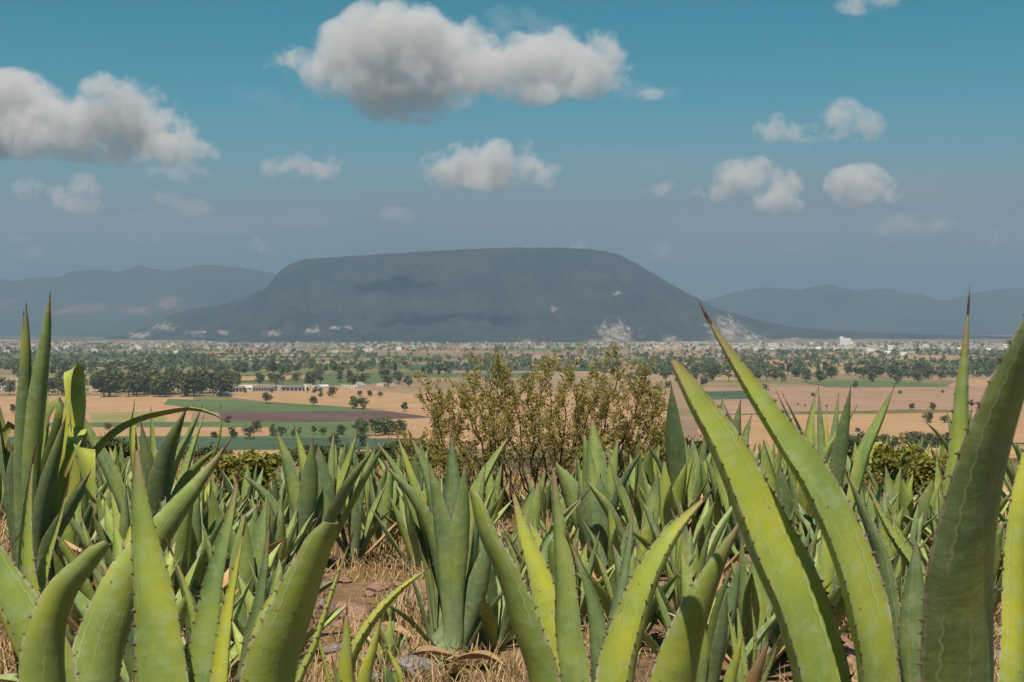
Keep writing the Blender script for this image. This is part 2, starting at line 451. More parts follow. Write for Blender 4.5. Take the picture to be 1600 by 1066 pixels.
def tube(path, r0, r1, n=6):
    P = [Vector(p) for p in path]
    v = []; f = []
    m = len(P)
    for i, p in enumerate(P):
        t = (P[min(i + 1, m - 1)] - P[max(i - 1, 0)]).normalized()
        a = t.orthogonal().normalized(); b = t.cross(a)
        r = r0 + (r1 - r0) * i / (m - 1)
        for k in range(n):
            th = k / n * 6.2832
            v.append(p + a * math.cos(th) * r + b * math.sin(th) * r)
    for i in range(m - 1):
        for k in range(n):
            f.append((i * n + k, i * n + (k + 1) % n, (i + 1) * n + (k + 1) % n, (i + 1) * n + k))
    f.append(tuple(range((m - 1) * n, m * n)))
    return [tuple(x) for x in v], f

def trunk_mesh(rs, h, w):
    V = []; F = []
    def add(path, r0, r1):
        v, f = tube(path, r0, r1, 5); b = len(V); V.extend(v); F.extend([tuple(i + b for i in q) for q in f])
    top = Vector((rs.uniform(-.06, .06) * w, rs.uniform(-.06, .06) * w, h * 0.55))
    add([(0, 0, -0.3), (top.x * .3, top.y * .3, h * 0.2), top], h * 0.03, h * 0.014)
    for k in range(4):
        a = k * 1.57 + rs.rand()
        s_ = Vector((top.x * .4, top.y * .4, h * (0.22 + 0.07 * k)))
        add([s_, s_ + Vector((math.cos(a), math.sin(a), 0.9)) * w * 0.16, s_ + Vector((math.cos(a), math.sin(a), 1.3)) * w * 0.28], h * 0.014, h * 0.005)
    return mesh_np('trunk', V, F, [M_BARK], True)

PROTO = []   # (height, crown mesh, trunk mesh, merged small mesh)
rs0 = np.random.RandomState(5)
for k in range(12):
    tall = k >= 8
    h = 10.0
    w = rs0.uniform(7.5, 10.5) if not tall else rs0.uniform(4.2, 5.6)
    v, f, sh = crown_np(rs0, h, w, 9 if not tall else 7, 420, 0.62, 0.16 if not tall else 0.2)
    cm = mesh_np('crown', v, f, [M_TREE], False, {'shade': ('POINT', 'FLOAT', sh)})
    tm = trunk_mesh(rs0, h, w)
    v2, f2, s2 = crown_np(rs0, h, w, 6, 120, 1.1, 0.12)
    sm = mesh_np('small_tree', v2, f2, [M_TREE], False, {'shade': ('POINT', 'FLOAT', s2)})
    PROTO.append((cm, tm, sm))

def place_tree(px, py, hm, label, group, proto, rnd, parts=True, wide=1.0, name='tree'):
    p = plain_at(px, py)
    p.z += 0.05
    k = hm / 10.0
    cm, tm, sm = PROTO[proto]
    if parts:
        t = empty(name, p)
        c = obj('crown', cm, t); b = obj('trunk', tm, t)
    else:
        t = obj(name, sm); t.location = p
    t.rotation_euler = (0, 0, rnd.uniform(0, 6.28))
    t.scale = (k * wide, k * wide, k)
    tag(t, label, 'tree', group)
    return t

rt = random.Random(77)
NTREE = 0
def scatter(n, x0, x1, y0, y1, h0, h1, label, group, protos=range(8), parts=True, wide=(1.0, 1.35), slope=0.0):
    made = []
    for k in range(n):
        x = rt.uniform(x0, x1); y = rt.uniform(y0, y1) + slope * (x - x0)
        made.append(place_tree(x, y, rt.uniform(h0, h1), label, group, rt.choice(list(protos)), rt, parts, rt.uniform(*wide)))
    rank(made)

scatter(9, 372, 500, 612.5, 614.5, 3, 5.5, 'low tree in front of the white farm buildings', 'low trees before the farm buildings', range(8), False)
G1 = 'trees of the dense grove behind the tan field'
scatter(62, 95, 360, 611, 621, 14, 22, 'tall dark tree packed in the grove along the far edge of the tan field', G1, range(12))
scatter(10, -10, 95, 610, 619, 9, 14, 'dark tree of the grove behind the giant left agave', 'grove trees behind the giant agave', range(12))
scatter(26, 0, 440, 582, 592, 14, 19, 'dark tree in the belt behind the grove', 'belt of trees behind the grove', range(12), False)
scatter(24, 365, 640, 597, 606, 9, 15, 'tree behind the row of white farm buildings', 'trees behind the farm buildings', range(10))
scatter(26, 420, 700, 574, 588, 10, 15, 'tree in the broken row between tan strips left of the bush', 'trees between far tan strips', range(10), False)
scatter(12, 550, 640, 666, 682, 7, 10, 'dark tree in the thicket at the right end of the green crops', 'thicket beside the green crops', range(8))
scatter(9, 425, 552, 678, 684, 4.5, 6.5, 'small dark tree in the row edging the dark green crop', 'row of trees on the crop edge', range(10))
scatter(58, 1040, 1480, 584, 598, 11, 17, 'tree of the long dark wood beyond the right fields', 'long wood beyond the right fields', range(12))
scatter(16, 1500, 1620, 572, 588, 12, 18, 'tree on the wooded rise at the right edge', 'trees on the right rise', range(10))
scatter(22, 1325, 1500, 699, 710, 6.0, 9.0, 'dark tree in the row at the foot of the orange field', 'tree row at the foot of the orange field', range(10))
scatter(12, 1040, 1110, 592, 610, 6, 9, 'tree beside the small dark green plot', 'trees beside the small green plot', range(8), False)
scatter(16, 700, 1040, 578, 600, 7, 10, 'tree glimpsed through the bush on the valley floor', 'trees glimpsed through the bush', range(8), False)
ISO = [(20, 646, 6.5, 'round dark tree alone on the tan field behind the giant agave'), (168, 672, 4.5, 'low bush on the narrow strip under the arching leaf'),
       (356, 661, 4.5, 'small tree at the left end of the ploughed strip'), (400, 676, 7.0, 'olive tree above its darker neighbour on the green strip'),
       (362, 686, 6.5, 'rounded tree at the edge of the dark green crop'), (388, 687, 7.0, 'dark rounded tree right of its twin on the crop edge'),
       (335, 685, 4, 'low dark bush left of the two rounded crop-edge trees'), (417, 631, 9, 'solitary tree at the top of the green wedge'),
       (489, 635, 8, 'solitary dark tree on the orange-tan field'), (553, 639, 10, 'taller dark tree of the pair at the end of the green wedge'),
       (568, 640, 8.5, 'shorter tree of the pair at the end of the green wedge'), (520, 621, 9, 'broad tree on the orange field left of a small row'),
       (502, 621, 5, 'little tree on the orange field'), (562, 620, 5, 'small round tree in the orange field row'), (578, 620, 6, 'rounded tree in the orange field row'),
       (595, 621, 5, 'last small tree in the orange field row'), (632, 644, 7, 'grey-green tree just left of the bush'), (523, 697, 7, 'dark round tree in the middle of the dark green crop'),
       (566, 698, 7, 'greyish tree on the dark green crop beside the thicket'), (1195, 616, 9, 'dark broad tree left on the edge of the pinkish field'),
       (1337, 606, 7, 'dark oval tree on the green strip below the wood'), (1402, 601, 9, 'tree at the right end of the green strip'),
       (1270, 620, 4, 'purple-grey bush on the pinkish field'), (1407, 617, 4, 'little bush on the upper edge of the pinkish field'),
       (1425, 641, 5, 'thin small tree on the pinkish field'), (1457, 641, 6, 'round dark tree on the pinkish field'),
       (1450, 662, 7, 'largest round tree on the orange field'), (1475, 662, 5, 'smaller round tree beside the largest one on the orange field'),
       (1518, 636, 5.5, 'tree half hidden beside the tall pale leaf'), (1563, 604, 8, 'tree near the right edge of the upper tan field'),
       (1292, 637, 1.8, 'tiny dark bush on the left part of the pinkish field'), (1246, 634, 1.8, 'tiny bush left of another on the pinkish field'),
       (1258, 635, 1.8, 'tiny bush between two others on the pinkish field'), (1340, 676, 3, 'low bush at the lower edge of the orange field'), (1473, 615, 3, 'tiny round bush high on the right field')]
for i, (x, y, h, lab) in enumerate(ISO):
    place_tree(x, y, h, lab, None, i % 8, rt, h > 2.5, 1.15 if h > 5 else 1.4)

# far-off trees that read as one mass
def far_mass():
    rs = np.random.RandomState(9)
    V = []; F = []; S = []; b = 0
    spots = []
    for n, x0, x1, y0, y1, h0, h1 in ((900, -60, 1660, 537.5, 545, 7, 12), (800, -40, 1000, 546, 561, 7, 13), (700, 1000, 1660, 549, 572, 8, 14), (420, -20, 420, 562, 584, 8, 15), (420, 380, 1000, 562, 580, 7, 13), (420, 1030, 1560, 570, 592, 8, 14), (90, 60, 700, 533, 538, 8, 11)):
        nx = 1 + n // 7
        for c in range(nx):                       # hedgerow-like strings
            cx = rs.uniform(x0, x1); cyy = rs.uniform(y0, y1)
            for k in range(7):
                spots.append((cx + rs.randn() * 26, cyy + rs.randn() * 0.16, rs.uniform(h0, h1) * (0.45 + 0.65 * rs.rand())))
    for (x, y, h) in spots:
        if y < 533 : continue
        p = plain_at(x, y)
        v, f, s = crown_np(rs, h, h * rs.uniform(0.9, 1.5), 4, 26, h * 0.17, 0.05)
        V.append(v + np.array(tuple(p))); F.append(f + b); S.append(s * 0.8); b += len(v)
    o = obj('woodland', mesh_np('woodland', np.vstack(V), np.vstack(F), [M_TREE], False, {'shade': ('POINT', 'FLOAT', np.concatenate(S))}))
    tag(o, 'far dark tree belts dotting the valley below the mesa', kind='stuff')
far_mass()

# ------------------------------------------------------------------ houses
def mat_house():
    s = NT('painted_render')
    oi = s.n('ObjectInfo')
    p = s.geo_pos()
    c = s.mix(s.math('MULTIPLY', s.sstep(s.noise(p, 0.5, 4, 0.6), 0.5, 0.75), 0.3), oi.outputs['Color'], (0.28, 0.22, 0.17))
    return s.bsdf(c, 0.9, 0.1)
M_HOUSE = mat_house()
M_PANE = mat_plain('dark_window', (0.02, 0.022, 0.025), (0.035, 0.035, 0.04), 2.0, 0.3, 0.4)
M_DOOR = mat_plain('brown_door', (0.09, 0.05, 0.03), (0.14, 0.08, 0.05), 2.0)

def boxes_mesh(name, boxes, mat, pitched=None):
    v = []; f = []
    for (x0, y0, z0, x1, y1, z1) in boxes:
        b = len(v)
        v += [(x, y, z) for z in (z0, z1) for y in (y0, y1) for x in (x0, x1)]
        f += [tuple(b + i for i in q) for q in ((0, 2, 3, 1), (4, 5, 7, 6), (0, 1, 5, 4), (2, 6, 7, 3), (0, 4, 6, 2), (1, 3, 7, 5))]
    if pitched:
        x0, y0, x1, y1, z, h = pitched; b = len(v); ym = (y0 + y1) / 2
        v += [(x0, y0, z), (x1, y0, z), (x1, y1, z), (x0, y1, z), (x0, ym, z + h), (x1, ym, z + h)]
        f += [tuple(b + i for i in q) for q in ((0, 1, 5, 4), (2, 3, 4, 5), (0, 4, 3), (1, 2, 5), (0, 3, 2, 1))]
    return mesh_np(name, v, f, [mat])

def house_shape(w, d, h, kind):
    """walls with parapet, upper room or pitched roof: one body"""
    t = 0.3
    bx = [(-w / 2, 0, -1, w / 2, d, h)]
    par = 0.6
    if kind != 2:
        bx += [(-w / 2 - .05, -.05, h, w / 2 + .05, t, h + par), (-w / 2 - .05, d - t, h, w / 2 + .05, d + .05, h + par), (-w / 2 - .05, t, h, -w / 2 + t, d - t, h + par), (w / 2 - t, t, h, w / 2 + .05, d - t, h + par)]
    if kind == 1:
        bx += [(-w / 2 + .8, 1.0, h + 0.02, w * 0.1, d - 1.0, h + 2.8), (w * .25, d * .5, h + 0.02, w * .25 + 1.4, d * .5 + 1.4, h + 2.0)]
    return boxes_mesh('house', bx, M_HOUSE, (-w / 2 - .4, -.4, w / 2 + .4, d + .4, h, w * 0.2) if kind == 2 else None)

HP = []
rh = random.Random(5)
for k in range(10):
    w = rh.uniform(8, 15); d = rh.uniform(7, 11); st = rh.choice((1, 1, 2)); h = 3.1 * st; kind = (0, 1, 0, 2, 1, 0, 0, 1, 0, 2)[k]
    wins = []
    for s_ in range(st):
        nx = max(2, int(w / 3.6))
        for i in range(nx):
            if s_ == 0 and i == nx // 2: continue
            wx = -w / 2 + (i + .5) * w / nx
            wins.append((wx, 3.1 * s_ + 1.0))
    nx = max(2, int(w / 3.6)); dx = -w / 2 + (nx // 2 + .5) * w / nx
    HP.append((house_shape(w, d, h, kind), wins, dx))
win_me = boxes_mesh('window', [(-.65, -.06, 0, .65, .1, 1.3)], M_PANE)
door_me = boxes_mesh('door', [(-.55, -.07, -.2, .55, .1, 2.1)], M_DOOR)
WALLC = [(0.78, 0.74, 0.68), (0.66, 0.61, 0.54), (0.50, 0.46, 0.41), (0.62, 0.55, 0.46), (0.80, 0.78, 0.74), (0.55, 0.36, 0.24), (0.60, 0.46, 0.34), (0.48, 0.44, 0.42), (0.74, 0.62, 0.42)]

def place_house(px, py, sc, col, label, group, k, rnd, parts=False, dz=0.0, name='house'):
    me, wins, dx = HP[k]
    p = plain_at(px, py); p.z += dz
    if parts:
        t = empty(name, p)
        b = obj('wall', me, t); b.color = (*col, 1)
        for (x, z) in wins:
            w_ = obj('window', win_me, t); w_.location = (x, 0, z)
        d_ = obj('door', door_me, t); d_.location = (dx, 0, 0)
    else:
        t = obj(name, me); t.location = p; t.color = (*col, 1)
    t.rotation_euler = (0, 0, rnd.uniform(-0.5, 0.5))
    t.scale = (sc, sc, sc)
    tag(t, label, 'house', group)
    return t

# long white arcaded farm block
def arcade(px, py, w, label, n=7):
    p = plain_at(px, py)
    t = empty('farm_building', p)
    tag(t, label, 'building')
    bx = [(-w / 2, 0.6, -1, w / 2, 9, 4.6), (-w / 2, 0, 3.4, w / 2, .6, 4.9), (-w / 2, 8.4, 4.6, w / 2, 9.1, 5.1)]
    b = obj('wall', boxes_mesh('wall', bx, M_HOUSE), t); b.color = (0.27, 0.25, 0.22, 1)
    pm = boxes_mesh('pillar', [(-.5, 0, -1, .5, .6, 3.4)], M_HOUSE)
    om = boxes_mesh('doorway', [(-1.2, .55, -.5, 1.2, .75, 2.7)], M_PANE)
    for i in range(n + 1):
        q = obj('pillar', pm, t); q.location = (-w / 2 + .5 + i * (w - 1) / n, 0, 0); q.color = (0.27, 0.25, 0.22, 1)
        if i < n:
            q = obj('doorway', om, t); q.location = (-w / 2 + .5 + (i + .5) * (w - 1) / n, 0, 0)
arcade(412, 611.5, 21, 'long white farm building with dark arcade left of the orange field', 8)
arcade(456, 611, 20, 'shorter white farm building with dark openings right of the long one', 5)
arcade(368, 612.5, 14, 'white block at the corner of the grove above the field', 4)
GN_ = 'white farm houses by the orange field'
made = []
for i, (x, y) in enumerate([(384, 611), (396, 608), (436, 608.5), (478, 609), (492, 610), (505, 608), (541, 606.5), (553, 607), (566, 605.5), (594, 604), (346, 619), (612, 604)]):
    made.append(place_house(x, y, rh.uniform(.7, .95), rh.choice(WALLC[2:4]), 'small pale house in the farm row above the orange field', GN_, rh.randrange(10), rh, True))
rank(made)
for i in range(26):
    place_house(rh.uniform(-10, 105) if i < 15 else rh.uniform(105, 345), rh.uniform(598, 618), rh.uniform(.75, 1.0), rh.choice(WALLC), 'pale house half hidden among the trees of the grove', 'houses among the grove', rh.randrange(10), rh, True)
def tower():
    p = plain_at(1321, 541); t = empty('tower_block', p)
    tag(t, 'big white windowless block standing out above the right town', 'building')
    b = obj('wall', boxes_mesh('wall', [(-17, 0, -1, 17, 26, 26), (-17, 4, 26, -6, 14, 31), (17, 3, -1, 26, 24, 15)], M_HOUSE), t); b.color = (.82, .78, .72, 1)
    wm = boxes_mesh('window', [(-1.2, -.1, 0, 1.2, .2, 1.6)], M_PANE)
    for i in range(5):
        for j in range(3):
            w_ = obj('window', wm, t); w_.location = (-13 + i * 6.5, 0, 4 + j * 7)
tower()
h_ = place_house(1214, 543.5, 1.6, (0.78, 0.5, 0.10), 'yellow-walled building among the pale houses of the right town', None, 0, rh)
h_ = place_house(332, 556, 1.0, (0.55, 0.05, 0.045), 'small bright red roofed shed far below the mesa', None, 3, rh)
for (x, y, sc, lab) in [(1208, 545, 2.4, 'long white warehouse roof under the yellow building'), (450, 549.5, 2.0, 'white warehouse left of the mesa axis'), (577, 549, 2.2, 'long white warehouse right of the other far sheds'), (600, 546, 1.8, 'pale far shed beside the long white warehouse'),
                        (1125, 556.5, 1.5, 'white long greenhouse shed right of the bush'), (905, 566, 1.0, 'low white greenhouse row behind the bush'), (960, 566.5, 1.0, 'white shed at the right end of the greenhouse row')]:
    place_house(x, y, sc, (.62, .60, .56), lab, None, rh.choice((0, 2)), rh)
def town(n, x0, x1, y0, y1, label, group, s0=0.75, s1=1.35):
    for i in range(n):
        u_ = rh.random()
        place_house(rh.uniform(x0, x1), y0 + (y1 - y0) * u_, rh.uniform(s0, s1), rh.choice(WALLC), label, group, rh.randrange(10), rh)
town(95, 1010, 1340, 537.5, 548, 'one of the pale houses crowding the town below the right end of the mesa', 'town houses below the mesa')
town(60, 1340, 1640, 538, 556, 'one of the pale houses of the town spreading to the right edge', 'town houses at the right edge')
town(26, -20, 110, 538, 552, 'one of the white houses clustered at the far left of the valley', 'white houses at the far left')
town(26, 110, 640, 539, 553, 'one of the scattered white houses under the left foot of the mesa', 'scattered houses under the mesa')
def far_town():
    rs = random.Random(8)
    bx = []
    for n, x0, x1, y0, y1 in ((420, 1000, 1650, 535.5, 547), (170, -30, 640, 536, 543), (110, 640, 1000, 537, 546)):
        for i in range(n):
            p = plain_at(rs.uniform(x0, x1), rs.uniform(y0, y1))
            w = rs.uniform(6, 15); d = rs.uniform(6, 11); h = rs.choice((3.2, 3.5, 6, 6, 8))
            bx.append((p.x - w / 2, p.y, p.z - 1, p.x + w / 2, p.y + d, p.z + h))
    o = obj('town', boxes_mesh('town', bx, M_HOUSE)); o.color = (0.52, 0.47, 0.41, 1)
    tag(o, 'far pale houses merging into a town at the foot of the mesa', kind='stuff')
far_town()
# ------------------------------------------------------------------ agaves
def mat_leaf():
    s = NT('agave_leaf')
    oi = s.n('ObjectInfo')
    oc = s.n('SeparateColor'); s.t.links.new(oi.outputs['Color'], oc.inputs[0])
    yel, dry, bri = oc.outputs[0], oc.outputs[1], oc.outputs[2]
    ua = s.n('Attribute', attribute_name='leaf_uv'); la = s.n('Attribute', attribute_name='leaf_len')
    us_ = s.n('SeparateXYZ'); s.t.links.new(ua.outputs['Vector'], us_.inputs[0])
    ls = s.n('SeparateXYZ'); s.t.links.new(la.outputs['Vector'], ls.inputs[0])
    u, v = us_.outputs[0], us_.outputs[1]            # u: 0..1 upper face, 2..3 lower face
    side = s.math('GREATER_THAN', u, 1.5)
    uu = s.math('SUBTRACT', u, s.math('MULTIPLY', side, 2.0))
    edge = s.math('SUBTRACT', 0.5, s.math('ABSOLUTE', s.math('SUBTRACT', uu, 0.5)))   # 0 at margin .. .5 middle
    co = s.n('CombineXYZ'); s.t.links.new(ls.outputs[0], co.inputs[0]); s.t.links.new(ls.outputs[1], co.inputs[1])
    s.t.links.new(s.math('ADD', s.math('MULTIPLY', oi.outputs['Random'], 50.0), s.math('MULTIPLY', side, 7.0)), co.inputs[2])
    c3 = co.outputs[0]
    big = s.noise(c3, 5.0, 3, 0.55)
    mot = s.noise(c3, 28.0, 4, 0.6)
    fib = s.noise(s.scale(c3, (260.0, 7.0, 3.0)), 1.0, 3, 0.6)
    patch = s.noise(s.scale(c3, (9.0, 3.2, 2.0)), 1.0, 2, 0.5)
    g0 = s.mix(s.sstep(yel, 0.02, 0.30), (0.135, 0.195, 0.085), (0.165, 0.24, 0.062))
    yl = (0.43, 0.42, 0.035)
    yf = s.math('ADD', yel, s.math('MULTIPLY', s.math('SUBTRACT', patch, 0.5), 1.5), clamp=True)
    c = s.mix(yf, g0, yl)
    c = s.mix(s.math('MULTIPLY', s.sstep(big, 0.5, 0.7), 0.35), c, (0.065, 0.13, 0.03))
    # waxy bloom
    c = s.mix(s.math('MULTIPLY', s.sstep(mot, 0.46, 0.7), 0.42), c, (0.30, 0.36, 0.19))
    c = s.mix(s.math('MULTIPLY', s.sstep(fib, 0.52, 0.75), 0.16), c, (0.30, 0.36, 0.13))
    # prints left by neighbouring margins: scalloped pale line with a dark one beside it
    sc = s.math('ABSOLUTE', s.math('SINE', s.math('MULTIPLY', ls.outputs[1], 82.0)))
    wig = s.math('MULTIPLY', s.math('SUBTRACT', s.noise(c3, 3.0, 2), 0.5), 0.25)
    for k, off in enumerate((0.15, 0.30)):
        ln = s.math('SUBTRACT', s.math('ADD', edge, wig), s.math('ADD', off, s.math('ADD', s.math('MULTIPLY', sc, 0.025), s.math('MULTIPLY', v, -0.05 + 0.16 * k))))
        al = s.math('ABSOLUTE', ln)
        sel = s.math('MULTIPLY', s.sstep(s.noise(c3, 4.0 + k, 2), 0.43, 0.58), 0.5 if k == 0 else 0.35)
        c = s.mix(s.math('MULTIPLY', s.math('SUBTRACT', 1.0, s.sstep(al, 0.004, 0.016)), sel), c, (0.40, 0.46, 0.25))
        dk = s.math('ABSOLUTE', s.math('SUBTRACT', ln, 0.022))
        c = s.mix(s.math('MULTIPLY', s.math('SUBTRACT', 1.0, s.sstep(dk, 0.004, 0.018)), s.math('MULTIPLY', sel, 0.5)), c, (0.06, 0.11, 0.025))
    # scabs
    sp = s.noise(c3, 46.0, 2, 0.5)
    c = s.mix(s.math('MULTIPLY', s.sstep(sp, 0.71, 0.78), 0.75), c, (0.10, 0.065, 0.03))
    dp = s.noise(s.scale(c3, (11.0, 6.0, 2.0)), 1.0, 5, 0.7)
    c = s.mix(s.math('MULTIPLY', s.sstep(dp, 0.66, 0.74), 0.7), c, (0.30, 0.20, 0.10))
    # margin strip and tip
    mg = s.math('SUBTRACT', 1.0, s.sstep(edge, 0.008, 0.045))
    c = s.mix(s.math('MULTIPLY', mg, 0.8), c, s.mix(s.sstep(mot, .4, .6), (0.24, 0.18, 0.12), (0.42, 0.37, 0.28)))
    tip = s.sstep(s.math('ADD', v, s.math('MULTIPLY', s.math('SUBTRACT', big, 0.5), 0.08)), 0.90, 0.99)
    c = s.mix(s.math('MULTIPLY', tip, 0.7), c, (0.30, 0.18, 0.12))
    # pale bloom toward the foot of the leaf
    ft = s.math('SUBTRACT', 1.0, s.sstep(v, 0.02, 0.40))
    c = s.mix(s.math('MULTIPLY', ft, 0.5), c, (0.24, 0.32, 0.19))
    # withering
    dr = s.sstep(s.math('ADD', s.math('ADD', dry, s.math('MULTIPLY', s.math('SUBTRACT', patch, 0.5), 0.8)), s.math('MULTIPLY', s.math('SUBTRACT', 0.3, edge), 0.25)), 0.35, 0.75)
    dc = s.mix(s.sstep(mot, 0.4, 0.62), (0.40, 0.215, 0.095), (0.34, 0.25, 0.13))
    c = s.mix(dr, c, dc)
    c = s.mix(1.0, c, s.n('CombineColor').outputs[0], 'MULTIPLY')
    cc = s.t.nodes[-1] if False else None
    # brightness of the single leaf
    mulnode = [n for n in s.t.nodes if n.bl_idname == 'ShaderNodeCombineColor'][-1]
    for i in range(3): s.t.links.new(bri, mulnode.inputs[i])
    bump = s.math('ADD', s.math('MULTIPLY', fib, 0.35), s.math('ADD', s.math('MULTIPLY', mot, 0.8), s.math('MULTIPLY', big, 1.2)))
    return s.bsdf(c, s.math('ADD', 0.40, s.math('MULTIPLY', mot, 0.28)), 0.35, bump, 0.22, 0.01)

M_LEAF = mat_leaf()
M_SPINE = mat_plain('agave_spine', (0.045, 0.022, 0.018), (0.12, 0.055, 0.035), 60, 0.5)
M_TOOTH = mat_plain('agave_tooth', (0.10, 0.06, 0.042), (0.22, 0.16, 0.115), 90, 0.6)
M_CORE = mat_plain('agave_core', (0.12, 0.14, 0.07), (0.24, 0.22, 0.12), 12, 0.8)

PROF = (np.array([0, .15, .35, .5, .6, .7, .8, .88, .94, .98, 1.0]), np.array([.66, .66, .84, 1.0, .98, .84, .62, .40, .22, .10, .05]))
PROF3 = (np.array([0, .35, .48, .56, .68, .82, .93, 1.0]), np.array([.42, .46, .72, 1.0, .95, .72, .34, .05]))
PROF2 = (np.array([0, .15, .35, .55, .7, .85, .95, 1.0]), np.array([.95, .9, .95, 1.0, .92, .62, .28, .05]))

def catmull(pts, n):
    """smooth resample of a list of Vectors into n+1 points, evenly along its length"""
    P = np.array([tuple(p) for p in pts], float)
    P = np.vstack([2 * P[0] - P[1], P, 2 * P[-1] - P[-2]])
    out = []
    for i in range(1, len(P) - 2):
        p0, p1, p2, p3 = P[i - 1], P[i], P[i + 1], P[i + 2]
        d0, d1, d2 = [max(1e-6, np.linalg.norm(b - a)) ** 0.5 for a, b in ((p0, p1), (p1, p2), (p2, p3))]
        t0 = 0; t1 = d0; t2 = t1 + d1; t3 = t2 + d2
        for t in np.linspace(t1, t2, 16, endpoint=False):
            a1 = (t1 - t) / (t1 - t0) * p0 + (t - t0) / (t1 - t0) * p1
            a2 = (t2 - t) / (t2 - t1) * p1 + (t - t1) / (t2 - t1) * p2
            a3 = (t3 - t) / (t3 - t2) * p2 + (t - t2) / (t3 - t2) * p3
            b1 = (t2 - t) / (t2 - t0) * a1 + (t - t0) / (t2 - t0) * a2
            b2 = (t3 - t) / (t3 - t1) * a2 + (t - t1) / (t3 - t1) * a3
            out.append((t2 - t) / (t2 - t1) * b1 + (t - t1) / (t2 - t1) * b2)
    out.append(P[-2])
    out = np.array(out)
    L = np.concatenate([[0], np.cumsum(np.linalg.norm(np.diff(out, axis=0), axis=1))])
    s = np.linspace(0, L[-1], n + 1)
    return np.stack([np.interp(s, L, out[:, k]) for k in range(3)], 1), L[-1]

def norm(a): return a / max(1e-9, np.linalg.norm(a))

